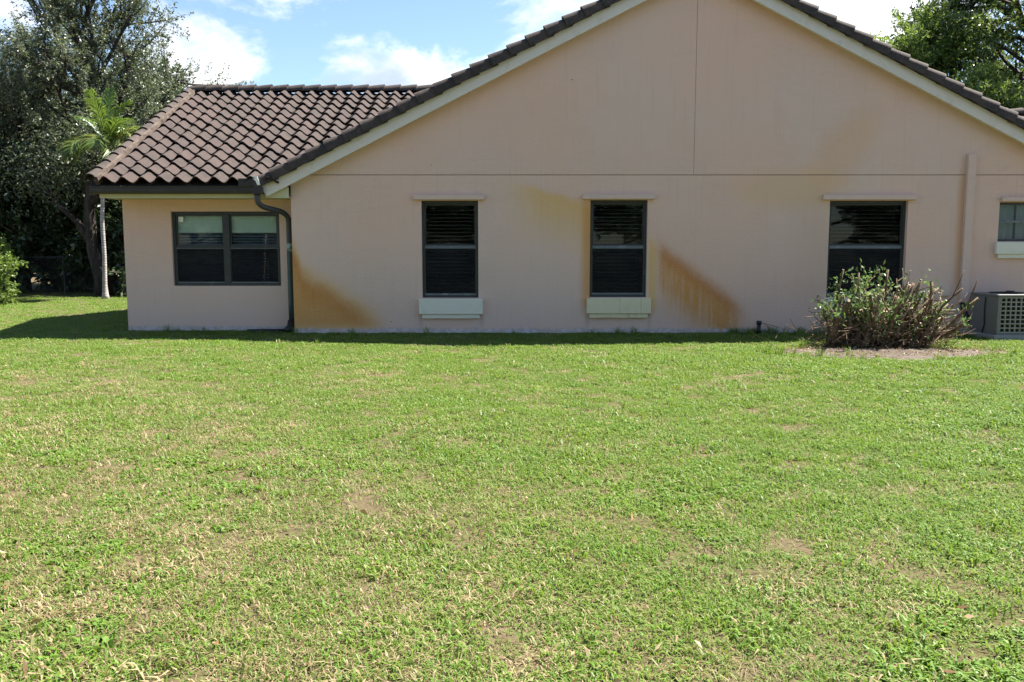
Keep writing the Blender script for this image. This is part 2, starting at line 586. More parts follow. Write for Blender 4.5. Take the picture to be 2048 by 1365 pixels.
BED = (5.05, 11.0, 1.55, 0.70)     # dirt bed: centre x, y, radii


def bed_r(x, y):
    a = np.arctan2((y - BED[1]) / BED[3], (x - BED[0]) / BED[2])
    rr = np.hypot((x - BED[0]) / BED[2], (y - BED[1]) / BED[3])
    return rr / (1 + 0.10 * np.sin(3 * a + 1) + 0.07 * np.sin(7 * a) + 0.05 * np.sin(13 * a + 2))


g = MB()
ring_v = [(BED[0], BED[1], 0.03)]
for k in range(64):
    a = 2 * math.pi * k / 64
    s_ = 1 + 0.10 * math.sin(3 * a + 1) + 0.07 * math.sin(7 * a) + 0.05 * math.sin(13 * a + 2)
    ring_v.append((BED[0] + math.cos(a) * BED[2] * s_, BED[1] + math.sin(a) * BED[3] * s_, 0.004))
g.add(ring_v, [(0, k + 1, (k + 1) % 64 + 1) for k in range(64)])
tag(g.build('dirt_bed', M['dirt']), 'bare sandy dirt patch under the cut-back shrub', 'dirt', kind='structure')

# ------------------------------------------------------------------ house
house = empty('house', (0, 0, 0))
tag(house, 'single-storey pink stucco house with barrel tile roof and rust-stained gable wall', 'house')
PX, SL = 2.93, 0.503           # gable peak x, roof slope
XL, XR = -3.58, 9.75           # main wall extents


def zdeck(x): return 5.86 - SL * abs(x - PX)      # top of main roof deck
def zbarge(x): return 5.66 - SL * abs(x - PX)


WIN = [(-1.47, -0.55, 0.59, 2.165), (1.27, 2.20, 0.60, 2.175), (5.15, 6.42, 0.60, 2.165), (7.90, 9.10, 1.51, 2.14)]
ZS = 2.575                     # horizontal control joint


def wall_with_holes(x0, x1, z0, z1, holes, y, depth):
    xs = sorted({x0, x1, *[h[0] for h in holes], *[h[1] for h in holes]})
    zs = sorted({z0, z1, *[h[2] for h in holes], *[h[3] for h in holes]})
    mb = MB()
    for i in range(len(xs) - 1):
        for j in range(len(zs) - 1):
            cx_, cz_ = (xs[i] + xs[i + 1]) / 2, (zs[j] + zs[j + 1]) / 2
            if any(h[0] < cx_ < h[1] and h[2] < cz_ < h[3] for h in holes):
                continue
            mb.add([(xs[i], y, zs[j]), (xs[i + 1], y, zs[j]), (xs[i + 1], y, zs[j + 1]), (xs[i], y, zs[j + 1])], [(0, 1, 2, 3)])
    for a, c, d, e in holes:
        mb.add([(a, y, d), (c, y, d), (c, y, e), (a, y, e), (a, y + depth, d), (c, y + depth, d), (c, y + depth, e), (a, y + depth, e)],
               [(0, 4, 5, 1), (1, 5, 6, 2), (2, 6, 7, 3), (3, 7, 4, 0)])
    mb.add([(x0, y, z1), (x1, y, z1), (x1, y + 0.03, z1), (x0, y + 0.03, z1)], [(0, 1, 2, 3)])
    return mb


wall_with_holes(XL, XR, -0.05, ZS - 0.006, WIN, YW, 0.14).build('wall', M['stucco'], house)
zl_, zr_ = zbarge(XL) + 0.12, zbarge(XR) + 0.12
up = MB().prism([(XL, ZS + 0.006), (PX - 0.003, ZS + 0.006), (PX - 0.003, 5.78), (XL + 0.02, max(zl_, ZS + 0.02))], YW, YW + 0.03)
up.build('wall', M['stucco'], house)
zcut = PX + (5.78 - ZS - 0.006) / SL
MB().prism([(PX + 0.003, ZS + 0.006), (min(XR, zcut), ZS + 0.006), (min(XR, zcut), ZS + 0.012), (PX + 0.003, 5.78)], YW, YW + 0.03).build('wall', M['stucco'], house)
jt = MB()
jt.box(XL + 0.01, XR, YW + 0.008, YW + 0.028, ZS - 0.05, ZS + 0.05)
jt.build('control_joint', M['joint'], house)
MB().box(PX - 0.05, PX + 0.05, YW + 0.009, YW + 0.029, ZS + 0.051, 5.6).build('control_joint', M['joint'], house)
# returns, side and rear walls (the body of the house)
rw = MB()
rw.add([(XL, YW, -0.05), (XL, YB + 0.02, -0.05), (XL, YB + 0.02, 2.5), (XL, YW, 2.55)], [(0, 1, 2, 3)])
rw.build('wall', M['stucco_plain'], house)
# wing
WX0, YBK = -6.50, 22.2
WWIN = (-5.70, -3.89, 0.77, 2.01)
wall_with_holes(WX0, XL, -0.05, 2.30, [WWIN], YB, 0.12).build('wall', M['stucco_plain'], house)
gw = MB()
gw.add([(WX0, YB, -0.05), (WX0, YBK, -0.05), (WX0, YBK, 2.3), (WX0, 17.72, 4.42), (WX0, YB, 2.3)], [(4, 3, 2, 1, 0)])
gw.add([(WX0, YBK, -0.05), (12.5, YBK + 0, -0.05), (12.5, YBK, 2.4), (WX0, YBK, 2.4)], [(0, 1, 2, 3)])
gw.build('wall', M['stucco_plain'], house)
MB().add([(WX0, YB + 0.3, 0.02), (16, YB + 0.3, 0.02), (16, YBK, 0.02), (WX0, YBK, 0.02)], [(0, 1, 2, 3)]).build('floor', M['interior'], house)
MB().box(WX0 + 0.02, 16.9, YB + 0.16, YBK - 0.05, 2.26, 2.29).build('light_stop_ceiling', M['interior'], house)  # unseen, added to stop sun leaking in at the roof valley
MB().box(XL + 0.05, XR - 0.05, YW + 0.145, YB + 0.155, 2.24, 2.275).build('light_stop_ceiling', M['interior'], house)  # unseen light stop, closes the gap behind the front wall
# right-hand wing wall continuing beyond the frame
MB().add([(XR, YW, -0.05), (XR, YB, -0.05), (XR, YB, 2.4), (XR, YW, 2.4), (17, YB, -0.05), (17, YB, 2.4), (17, YBK, -0.05), (17, YBK, 2.4)],
         [(0, 1, 2, 3), (1, 4, 5, 2), (4, 6, 7, 5)]).build('wall', M['stucco_plain'], house)

# ---- roofs
SA = math.atan(0.5)
EY, EZ = 13.36, 2.385          # wing eave line (deck top)
RY = 17.72
RZ = EZ + 0.5 * (RY - EY)
WXL = -6.72                    # wing rake edge
wing_roof = MB().add([(WXL, EY, EZ), (1.5, EY, EZ), (1.5, RY, RZ), (WXL, RY, RZ), (WXL, 2 * RY - EY, EZ), (1.5, 2 * RY - EY, EZ),
                      (WXL, EY + 0.02, EZ - 0.05), (WXL, RY, RZ - 0.06), (WXL, 2 * RY - EY, EZ - 0.06)],
                     [(0, 1, 2, 3), (3, 2, 5, 4), (0, 3, 7, 6), (3, 4, 8, 7)]).build('roof', M['deck'], house)
for v_ in wing_roof.data.vertices:      # stop the wing deck under the main slope
    pass
# trim the wing deck at the valley
vv = wing_roof.data.vertices
vv[1].co.x = -3.98
vv[2].co.x = PX - (5.86 - RZ) / SL
vv[5].co.x = -3.98
MY0, MY1 = 13.36, 24.5
XE0, XE1 = PX - (5.86 - 2.34) / SL, PX + (5.86 - 2.20) / SL
main_roof = MB().add([(XE0, MY0, zdeck(XE0)), (PX, MY0, 5.86), (XE1, MY0, zdeck(XE1)), (XE1, MY1, zdeck(XE1)), (PX, MY1, 5.86), (XE0, MY1, zdeck(XE0)),
                      (XE0, MY0, zdeck(XE0) - 0.05), (PX, MY0, 5.80), (XE1, MY0, zdeck(XE1) - 0.05), (XE1, MY1, zdeck(XE1) - 0.05), (PX, MY1, 5.80), (XE0, MY1, zdeck(XE0) - 0.05)],
                     [(0, 1, 4, 5), (1, 2, 3, 4), (6, 11, 10, 7), (7, 10, 9, 8), (5, 4, 10, 11), (4, 3, 9, 10)]).build('roof', M['deck'], house)
gb = MB().add([(XE0, MY1, 0), (XE1, MY1, 0), (XE1, MY1, zdeck(XE1) - 0.06), (PX, MY1, 5.79), (XE0, MY1, zdeck(XE0) - 0.06)], [(4, 3, 2, 1, 0)])
gb.build('wall', M['stucco_plain'], house)

# S tile: local x across, y up the slope, z off the slope
TW, TL, TE = 0.288, 0.405, 0.325


def s_tile():
    mb = MB()
    nx = 8
    prof = []
    for i in range(nx + 1):
        x = TW * i / nx
        c = -math.cos(2 * math.pi * x / TW)
        prof.append((x * 1.02, 0.056 * (c if c > 0 else 0.85 * c)))
    top, bot = [], []
    for y, lift in ((0.0, 0.056), (TL, 0.004)):
        top += [(x, y, z + lift + 0.062) for x, z in prof]
        bot += [(x, y, z + lift + 0.044) for x, z in prof]
    k = nx + 1
    vs = top + bot
    fs = []
    for i in range(nx):
        fs.append((i, i + 1, k + i + 1, k + i))
        fs.append((2 * k + i, 2 * k + i + 1, i + 1, i))
        fs.append((3 * k + i, 3 * k + i + 1, 2 * k + i + 1, 2 * k + i))
    fs.append((0, k, 3 * k, 2 * k)); fs.append((nx, 2 * k + nx, 3 * k + nx, k + nx))
    me = mb.add(vs, fs).mesh('tile', M['tile'], True)
    me.set_sharp_from_angle(angle=R(40)) if hasattr(me, 'set_sharp_from_angle') else None
    return me


TILE = s_tile()
nrows = 15

cands = []
for r_ in range(nrows):
    s0 = r_ * TE - 0.03
    y0 = EY + s0 * math.cos(SA); z0 = EZ + s0 * math.sin(SA)
    yc = y0 + 0.15; zc = z0 + 0.08
    ncol = 40
    for c_ in range(ncol):
        x0 = WXL + 0.13 + c_ * TW
        if zc < zdeck(min(x0 + 0.10, PX)) - 0.02 and x0 > -4.3:
            break
        if x0 > PX: break
        # is it in sight past the front rake?
        t_ = 13.3 / yc
        vis = (1.37 + (zc + 0.15 - 1.37) * t_) > zdeck((x0 + 0.1) * t_) - 0.05
        cands.append((vis, r_, x0, y0, z0))
seen = [c for c in cands if c[0]][:296]
rest = [c for c in cands if not c[0]] + [c for c in cands if c[0]][296:]
for _, r_, x0, y0, z0 in seen:
    obj('tile', TILE, wing_roof, (x0 + random.uniform(-.007, .007), y0 + random.uniform(-.016, .016), z0 + random.uniform(-.003, .008)),
        (SA + random.uniform(-.008, .008), random.uniform(-.012, .012), random.uniform(-.012, .012)))


def joined_tiles(items, name, parent):
    nv = len(TILE.vertices)
    co = np.empty(nv * 3); TILE.vertices.foreach_get('co', co); co = co.reshape(-1, 3)
    fs0 = [tuple(q.vertices) for q in TILE.polygons]
    mb = MB()
    for mat in items:
        a = np.array(mat)
        w = co @ a[:3, :3].T + a[:3, 3]
        mb.add(w.tolist(), fs0)
    o = mb.build(name, M['tile'], parent, True)
    o['kind'] = 'stuff'
    return o


items = [Matrix.Translation((x0, y0, z0)) @ Matrix.Rotation(SA, 4, 'X') for _, r_, x0, y0, z0 in rest]
if items:
    joined_tiles(items, 'tiles', wing_roof)
# rear slope of the wing and the two main slopes: tiles that this side never shows well
items = []
for r_ in range(nrows):
    s0 = r_ * TE - 0.03
    y0 = 2 * RY - EY - s0 * math.cos(SA); z0 = EZ + s0 * math.sin(SA)
    for c_ in range(26):
        items.append(Matrix.Translation((WXL + 0.16 + c_ * TW, y0, z0)) @ Matrix.Rotation(math.pi, 4, 'Z') @ Matrix.Rotation(SA, 4, 'X') @ Matrix.Translation((-TW, 0, 0)))
joined_tiles(items, 'tiles', wing_roof)
MA = math.atan(SL)
items = []
for side in (-1, 1):
    n_ = 22
    for r_ in range(n_):
        s0 = r_ * TE + 0.02
        xx = (XE0 if side < 0 else XE1) - side * s0 * math.cos(MA)
        if (xx - PX) * side < 0.1: break
        zz = zdeck(xx) - 0.0
        for c_ in range(34):
            yy = MY0 + 0.22 + c_ * TW
            if side < 0:
                mat = Matrix.Translation((xx, yy + TW, zz)) @ Matrix.Rotation(-math.pi / 2, 4, 'Z') @ Matrix.Rotation(MA, 4, 'X')
            else:
                mat = Matrix.Translation((xx, yy, zz)) @ Matrix.Rotation(math.pi / 2, 4, 'Z') @ Matrix.Rotation(MA, 4, 'X')
            items.append(mat)
joined_tiles(items, 'tiles', main_roof)


def barrel(r0, r1, length, hang=0.0, sides=10, name='ridge_tile', open_=1.0):
    """half-round cover tile, axis +y (up the slope); lower end r0, upper end r1; skirts hang down"""
    mb = MB()
    for rr, y, lift in ((r0, 0, 0.022), (r1, length, 0.0)):
        for t_ in (0.0, 0.016):
            for i in range(sides + 1):
                a = math.pi * i / sides
                x, z = math.cos(a) * (rr - t_), math.sin(a) * (rr - t_) * open_
                if i in (0, sides): z -= hang
                mb.v.append((x, y, z + lift))
    k = sides + 1
    for i in range(sides):
        mb.f.append((i + 1, i, 2 * k + i, 2 * k + i + 1))
        mb.f.append((i, i + 1, k + i + 1, k + i))
        mb.f.append((k + i, k + i + 1, 3 * k + i + 1, 3 * k + i))
        mb.f.append((2 * k + i + 1, 2 * k + i, 3 * k + i, 3 * k + i + 1))
    me = mb.mesh(name, M['ridge'], True)
    if hasattr(me, 'set_sharp_from_angle'):
        me.set_sharp_from_angle(angle=R(45))
    return me


# ridge of the wing, running along x
RID = barrel(0.135, 0.115, 0.40)
xr_end = PX - (5.86 - RZ) / SL + 0.4
k = 0
x = WXL - 0.02
while x < xr_end:
    obj('ridge_tile', RID, wing_roof, (x + 0.40, RY, RZ + 0.085), (0, random.uniform(-.02, .02), math.pi / 2 + random.uniform(-.02, .02)))
    x += 0.335
# wing rake: cover tiles up the left edge with a mortar bed beside them
RAK = barrel(0.105, 0.090, 0.40, 0.03)
for r_ in range(15):
    s0 = r_ * TE - 0.02
    for sgn in (1, -1):
        y0 = RY + sgn * (-(RY - EY) + s0 * math.cos(SA)); z0 = EZ + s0 * math.sin(SA) + 0.085
        obj('rake_tile', RAK, wing_roof, (WXL + 0.02, y0, z0), (SA, 0, 0) if sgn > 0 else (SA, 0, math.pi))
mo = MB()
c_, s_ = math.cos(SA), math.sin(SA)
N_ = 40
for i in range(N_ + 1):
    t_ = (RY - EY) / math.cos(SA) * i / N_
    wv = 0.008 * math.sin(i * 1.9) + random.uniform(-.006, .006)
    for xx, nn in ((WXL + 0.095, 0.02), (WXL + 0.105 + wv, 0.155 + wv), (WXL + 0.150 + wv, 0.150 - wv), (WXL + 0.165, 0.02)):
        mo.v.append((xx, EY + t_ * c_ - nn * s_, EZ + t_ * s_ + nn * c_))
for i in range(N_):
    for j in range(3):
        a = i * 4 + j
        mo.f.append((a, a + 1, a + 5, a + 4))
mo.f.append((0, 3, 2, 1))
mo.build('mortar_bed', M['mortar'], wing_roof)

# main gable rakes: barge boards and rake tiles
BY0, BY1 = 13.36, 13.42
for side in (-1, 1):
    xe = (XE0 + 0.06) if side < 0 else XE1 - 0.3
    nrm_ = 0.24 * SL
    bb = MB().prism([(xe, zbarge(xe) + 0.20), (xe + side * -0.10, zbarge(xe + side * -0.10)), (PX, 5.66), (PX, 5.86)] if side < 0 else
                    [(PX, 5.86), (PX, 5.66), (xe + 0.10, zbarge(xe + 0.10)), (xe, zbarge(xe) + 0.20)], BY0, BY1)
    o = bb.build('barge_board', M['cream'], house)
    # flat soffit strip behind it
    st_ = MB().prism([(xe, zbarge(xe) + 0.06), (xe, zbarge(xe) + 0.08), (PX, 5.74), (PX, 5.72)], BY1, YW + 0.002)
    st_.build('soffit', M['soffit'], house)
    if side < 0:
        tk = MB().tube([(xe + 0.05, BY0 - 0.004, zbarge(xe) + 0.05), (xe + 0.05, BY0 + 0.01, zbarge(xe) + 0.05)], 0.010, 8)
        tk.build('nail', M['black'], house)
RK = barrel(0.128, 0.094, 0.41, 0.075, 10, 'rake_tile', 1.0)
L_ = (PX - XE0) / math.cos(MA)
nrk = int(L_ / TE) + 1
for side in (-1, 1):
    LL = (PX - XE0) / math.cos(MA) if side < 0 else (XE1 - PX) / math.cos(MA)
    for i in range(int(LL / TE) + 1):
        s0 = i * TE - 0.03
        xx = (XE0 + s0 * math.cos(MA)) if side < 0 else (XE1 - s0 * math.cos(MA))
        mat = Matrix.Translation((xx, 13.40, zdeck(xx) + 0.055)) @ Matrix.Rotation(-math.pi / 2 if side < 0 else math.pi / 2, 4, 'Z') @ Matrix.Rotation(MA + random.uniform(-.012, .012), 4, 'X') @ Matrix.Rotation(random.uniform(-.05, .05), 4, 'Y')
        o = obj('rake_tile', RK, main_roof)
        o.matrix_local = mat
for i in range(31):
    obj('ridge_tile', RID, main_roof, (PX, 13.38 + i * 0.345, 5.86 + 0.09), (0, 0, 0))

# right wing roof, its ridge shows over the slope at the frame's edge
rr_ = MB().add([(8.4, 13.4, 2.25), (17.2, 13.4, 2.25), (17.2, 18.3, 4.20), (8.4, 18.3, 4.20), (8.4, 23.2, 2.25), (17.2, 23.2, 2.25)], [(0, 1, 2, 3), (3, 2, 5, 4)]).build('roof', M['deck'], house)
rr_.data.vertices[0].co.x = 9.9
rr_.data.vertices[3].co.x = 6.2
rr_.data.vertices[4].co.x = 9.9
x = 8.6
while x < 17:
    obj('ridge_tile', RID, rr_, (x + 0.4, 18.3, 4.20 + 0.07), (0, 0, math.pi / 2))
    x += 0.335
items = []
A2 = math.atan(1.95 / 4.9)
for r_ in range(15):
    s0 = r_ * TE
    y0, z0 = 13.4 + s0 * math.cos(A2), 2.25 + s0 * math.sin(A2)
    for c_ in range(24):
        xx = 10.1 + c_ * TW
        items.append(Matrix.Translation((xx, y0, z0)) @ Matrix.Rotation(A2, 4, 'X'))
joined_tiles(items, 'tiles', rr_)

# ---- eave of the wing: fascia, soffit, gutter, downspout
MB().box(-6.62, -3.585, 13.44, 13.47, 2.20, 2.37).build('fascia', M['soffit'], house)
MB().box(-6.60, -3.585, 13.472, YB - 0.002, 2.205, 2.225).build('soffit', M['soffit'], house)
gt = MB()
prof = [(13.438, 2.375), (13.438, 2.262), (13.345, 2.262), (13.325, 2.30), (13.325, 2.352), (13.315, 2.365), (13.315, 2.378), (13.333, 2.378), (13.335, 2.31), (13.428, 2.275), (13.43, 2.375)]
n = len(prof)
for xx in (-6.72, -4.03):
    gt.v += [(xx, y, z) for y, z in prof]
gt.f += [(i, (i + 1) % n, (i + 1) % n + n, i + n) for i in range(n)]
gt.f += [tuple(range(n)), tuple(range(2 * n - 1, n - 1, -1))]
gutter = gt.build('gutter', M['gutter'], house)
MB().box(-4.34, -4.10, 13.30, 13.43, 2.38, 2.50).build('splash_guard', M['gutter'], gutter, bevel=0.006)
MB().box(-4.12, -3.96, 13.27, 13.435, 2.255, 2.36).build('end_box', M['gutter'], gutter, bevel=0.006)
MB().prism([(-4.10, 2.53), (-4.03, 2.53), (-3.985, 2.40), (-4.03, 2.39), (-4.06, 2.46), (-4.10, 2.49)], 13.275, 13.285).build('flashing', M['white'], gutter)
pts = []
def arc(p0, p1, p2, n=6):
    p0, p1, p2 = Vector(p0), Vector(p1), Vector(p2)
    return [(1 - t) ** 2 * p0 + 2 * t * (1 - t) * p1 + t * t * p2 for t in [i / n for i in range(n + 1)]]
pts += [Vector((-4.07, 13.36, 2.29))]
pts += arc((-4.07, 13.36, 2.20), (-4.07, 13.37, 2.08), (-3.96, 13.50, 2.045))
pts += arc((-3.86, 13.66, 2.02), (-3.70, 13.80, 1.985), (-3.70, 13.83, 1.85))
pts += [Vector((-3.70, 13.83, z)) for z in (1.6, 1.45, 1.0, 0.5, 0.12)]
sp = MB().tube(pts, 0.044, 12).build('downspout', M['spout'], house, True)
for zz in (1.87, 1.42):
    MB().tube([(-3.70, 13.83, zz - 0.03), (-3.70, 13.83, zz + 0.03)], 0.049, 12).build('collar', M['spout'], sp, True)
MB().tube([(-3.70, 13.83, 0.20), (-3.70, 13.80, 0.08), (-3.72, 13.68, 0.03)], [0.06, 0.075, 0.085], 10).build('drain_boot', M['black'], sp, True)
MB().tube([(-3.80, 13.80, 0.03), (-4.05, 13.82, 0.025), (-4.45, 13.86, 0.02)], 0.028, 8).build('drain_pipe', M['black'], sp, True)

# ---- windows


def frame_ring(mb, x0, x1, z0, z1, w, y0, y1):
    mb.box(x0, x0 + w, y0, y1, z0, z1)
    mb.box(x1 - w, x1, y0, y1, z0, z1)
    mb.box(x0 + w, x1 - w, y0, y1, z1 - w, z1)
    mb.box(x0 + w, x1 - w, y0, y1, z0, z0 + w)
    return mb


def single_hung(x0, x1, z0, z1, y, lintel=True, sill='mint', blind=True, cols=1, zr=1.42, screen=True, lower='blind'):
    yf = y + 0.075
    w = frame_ring(MB(), x0 + 0.003, x1 - 0.003, z0 + 0.003, z1 - 0.003, 0.038, yf, yf + 0.07).build('window', M['bronze'], house, bevel=0.004)
    xi0, xi1 = x0 + 0.042, x1 - 0.042
    MB().box(xi0, xi1, yf - 0.006, yf + 0.030, zr - 0.026, zr + 0.022).build('meeting_rail', M['rail'], w, bevel=0.004)
    up_ = frame_ring(MB(), xi0, xi1, zr + 0.023, z1 - 0.042, 0.022, yf + 0.026, yf + 0.05).build('sash', M['bronze'], w)
    lo_ = frame_ring(MB(), xi0, xi1, z0 + 0.042, zr - 0.027, 0.026, yf + 0.004, yf + 0.03).build('sash', M['bronze'], w)
    MB().box(xi0 + .001, xi1 - .001, yf - 0.004, yf + 0.010, z0 + 0.0425, z0 + 0.070).build('bottom_rail', M['rail'], w)
    MB().box(xi0 + 0.022, xi1 - 0.022, yf + 0.036, yf + 0.040, zr + 0.045, z1 - 0.064).build('pane', M['glass'], w)
    MB().box(xi0 + 0.026, xi1 - 0.026, yf + 0.016, yf + 0.020, z0 + 0.068, zr - 0.053).build('pane', M['glass'], w)
    if screen:
        MB().add([(xi0 + 0.01, yf + 0.002, z0 + 0.05), (xi1 - 0.01, yf + 0.002, z0 + 0.05), (xi1 - 0.01, yf + 0.002, zr - 0.03), (xi0 + 0.01, yf + 0.002, zr - 0.03)], [(0, 1, 2, 3)]).build('screen', M['screen'], w)
    if blind:
        bl = MB()
        zz = z1 - 0.09
        bl.box(xi0 + 0.01, xi1 - 0.01, yf + 0.085, yf + 0.12, z1 - 0.075, z1 - 0.035)
        while zz > z0 + 0.06:
            tl = 0.35 + 0.05 * math.sin(zz * 40)
            c__, s__ = math.cos(tl) * 0.024, math.sin(tl) * 0.024
            bl.add([(xi0 + 0.01, yf + 0.10 - c__, zz - s__), (xi1 - 0.01, yf + 0.10 - c__, zz - s__), (xi1 - 0.01, yf + 0.10 + c__, zz + s__), (xi0 + 0.01, yf + 0.10 + c__, zz + s__)], [(0, 1, 2, 3)])
            zz -= 0.060
        for q in (0.2, 0.5, 0.8) if x1 - x0 < 1.1 else (0.12, 0.37, 0.63, 0.88):
            xx = x0 + (x1 - x0) * q
            bl.box(xx - 0.002, xx + 0.002, yf + 0.070, yf + 0.073, z0 + 0.08, z1 - 0.06)
        bl.build('blind', M['blind'], w)
    if lintel:
        MB().box(x0 - 0.13, x1 + 0.11, y - 0.07, y - 0.001, z1 + 0.012, z1 + 0.088).build('lintel', M['pinktrim'], w, bevel=0.006)
    if sill:
        s1 = MB().box(x0 - 0.05, x1 + 0.07, y - 0.075, y - 0.001, z0 - 0.262, z0 - 0.012).build('sill', M[sill], w, bevel=0.006)
        # lower board with a chipped bottom edge
        mb = MB()
        nn = 30
        xs = np.linspace(x0 - 0.0, x1 + 0.02, nn)
        zb = z0 - 0.335 + 0.010 * np.abs(np.sin(xs * 7)) * rng.random(nn)
        zt = z0 - 0.265
        for k_ in range(nn - 1):
            mb.add([(xs[k_], y - 0.05, zb[k_]), (xs[k_ + 1], y - 0.05, zb[k_ + 1]), (xs[k_ + 1], y - 0.05, zt), (xs[k_], y - 0.05, zt),
                    (xs[k_], y - 0.001, zb[k_]), (xs[k_ + 1], y - 0.001, zb[k_ + 1])], [(0, 1, 2, 3), (0, 4, 5, 1)])
        mb.add([(xs[0], y - 0.05, zb[0]), (xs[0], y - 0.05, zt), (xs[0], y - 0.001, zt), (xs[0], y - 0.001, zb[0])], [(0, 1, 2, 3)])
        mb.add([(xs[-1], y - 0.05, zb[-1]), (xs[-1], y - 0.001, zb[-1]), (xs[-1], y - 0.001, zt), (xs[-1], y - 0.05, zt)], [(0, 1, 2, 3)])
        mb.build('sill_apron', M[sill], w)
    return w


w1 = single_hung(*WIN[0], YW)
w2 = single_hung(*WIN[1], YW, sill='mint_rust')
w3 = single_hung(*WIN[2], YW)
# small four-light window at the right
x0, x1, z0, z1 = WIN[3]
w4 = frame_ring(MB(), x0 + 0.003, x1 - 0.003, z0 + 0.003, z1 - 0.003, 0.035, YW + 0.075, YW + 0.145).build('window', M['bronze'], house)
MB().box(x0 + 0.04, x1 - 0.04, YW + 0.078, YW + 0.11, 1.815, 1.85).build('meeting_rail', M['rail'], w4)
for k_ in (1, 2, 3):
    xx = x0 + 0.04 + (x1 - x0 - 0.08) * k_ / 4
    MB().box(xx - 0.011, xx + 0.011, YW + 0.09, YW + 0.115, z0 + 0.039, 1.814).build('muntin', M['bronze'], w4)
    MB().box(xx - 0.011, xx + 0.011, YW + 0.09, YW + 0.115, 1.851, z1 - 0.039).build('muntin', M['bronze'], w4)
for k_ in range(4):
    xa = x0 + 0.04 + (x1 - x0 - 0.08) * k_ / 4 + 0.012; xb = xa + (x1 - x0 - 0.08) / 4 - 0.024
    for za, zb_ in ((z0 + 0.04, 1.813), (1.852, z1 - 0.04)):
        MB().box(xa, xb, YW + 0.100, YW + 0.104, za, zb_).build('pane', M['glass'], w4)
cu = MB()
nn = 60
for k_ in range(nn + 1):
    xx = x0 + 0.03 + (x1 - x0 - 0.06) * k_ / nn
    for zz in (z0, z1):
        cu.v.append((xx, YW + 0.18 + 0.012 * math.sin(k_ * 1.3), zz))
cu.f += [(2 * k_, 2 * k_ + 2, 2 * k_ + 3, 2 * k_ + 1) for k_ in range(nn)]
cu.build('curtain', M['curtain'], w4, True)
MB().box(x0 - 0.0, x1 + 0.1, YW - 0.07, YW - 0.001, z1 + 0.012, z1 + 0.075).build('lintel', M['pinktrim'], w4, bevel=0.006)
MB().box(x0 - 0.05, x1 + 0.07, YW - 0.075, YW - 0.001, z0 - 0.205, z0 - 0.012).build('sill', M['mint'], w4, bevel=0.006)
MB().box(x0 + 0.0, x1 + 0.02, YW - 0.05, YW - 0.001, z0 - 0.27, z0 - 0.207).build('sill_apron', M['mint'], w4)

# paired window of the wing
x0, x1, z0, z1 = WWIN
ww = frame_ring(MB(), x0 + 0.003, x1 - 0.003, z0 + 0.003, z1 - 0.003, 0.045, YB + 0.05, YB + 0.115)
xm = (x0 + x1) / 2
ww.box(xm - 0.05, xm + 0.05, YB + 0.045, YB + 0.115, z0 + 0.049, z1 - 0.049)
ww = ww.build('window', M['bronze'], house, bevel=0.004)
zr = 1.42
for xa, xb in ((x0 + 0.05, xm - 0.052), (xm + 0.052, x1 - 0.05)):
    MB().box(xa, xb, YB + 0.048, YB + 0.085, zr - 0.026, zr + 0.020).build('meeting_rail', M['bronze'], ww, bevel=0.004)
    MB().box(xa, xb, YB + 0.044, YB + 0.052, zr - 0.028, zr - 0.018).build('rail_lip', M['rail'], ww)
    frame_ring(MB(), xa, xb, zr + 0.021, z1 - 0.05, 0.024, YB + 0.075, YB + 0.10).build('sash', M['bronze'], ww)
    frame_ring(MB(), xa, xb, z0 + 0.05, zr - 0.027, 0.026, YB + 0.056, YB + 0.08).build('sash', M['bronze'], ww)
    MB().box(xa + 0.01, xb - 0.01, YB + 0.050, YB + 0.058, z0 + 0.049, z0 + 0.066).build('bottom_rail', M['rail'], ww)
    MB().box(xa + 0.024, xb - 0.024, YB + 0.086, YB + 0.090, zr + 0.046, z1 - 0.075).build('pane', M['glass'], ww)
    MB().box(xa + 0.026, xb - 0.026, YB + 0.066, YB + 0.070, z0 + 0.077, zr - 0.054).build('pane', M['glass'], ww)
    MB().add([(xa + 0.01, YB + 0.053, z0 + 0.06), (xb - 0.01, YB + 0.053, z0 + 0.06), (xb - 0.01, YB + 0.053, zr - 0.03), (xa + 0.01, YB + 0.053, zr - 0.03)], [(0, 1, 2, 3)]).build('screen', M['screen'], ww)
    # pale shade let down over the top of the window, darker blind slats under it
    sh = MB()
    for k_ in range(4):
        za = z1 - 0.05 - k_ * 0.075
        sh.box(xa, xb, YB + 0.125 + 0.004 * k_, YB + 0.130 + 0.004 * k_, za - 0.074, za)
    sh.build('shade', M['shade'], ww)
    bl = MB()
    zz = z1 - 0.36
    while zz > z0 + 0.05:
        bl.add([(xa, YB + 0.15, zz - 0.012), (xb, YB + 0.15, zz - 0.012), (xb, YB + 0.185, zz + 0.012), (xa, YB + 0.185, zz + 0.012)], [(0, 1, 2, 3)])
        zz -= 0.045
    bl.build('blind', M['curtain'], ww)
MB().box(x0 + 0.095, x0 + 0.175, YB + 0.0835, YB + 0.0850, z1 - 0.17, z1 - 0.085).build('sticker', M['white'], ww)

# ---- fittings on the wall
pc = MB().box(7.315, 7.445, YW - 0.075, YW - 0.001, 0.52, 2.90).build('pipe_cover', M['pinktrim'], house, bevel=0.008)
for k_, xx in enumerate((7.345, 7.38, 7.415)):
    MB().tube([(xx, YW - 0.04, 0.53), (xx + 0.01, YW - 0.05, 0.40), (xx + 0.06, YW - 0.09, 0.25), (7.52, YW - 0.12, 0.16 + 0.04 * k_)], 0.014, 8).build('pipe', M['black'] if k_ != 1 else M['spout'], pc, True)
MB().box(7.02, 7.15, YW - 0.035, YW - 0.001, 0.62, 0.78).build('outlet_cover', M['pinktrim'], house, bevel=0.008)

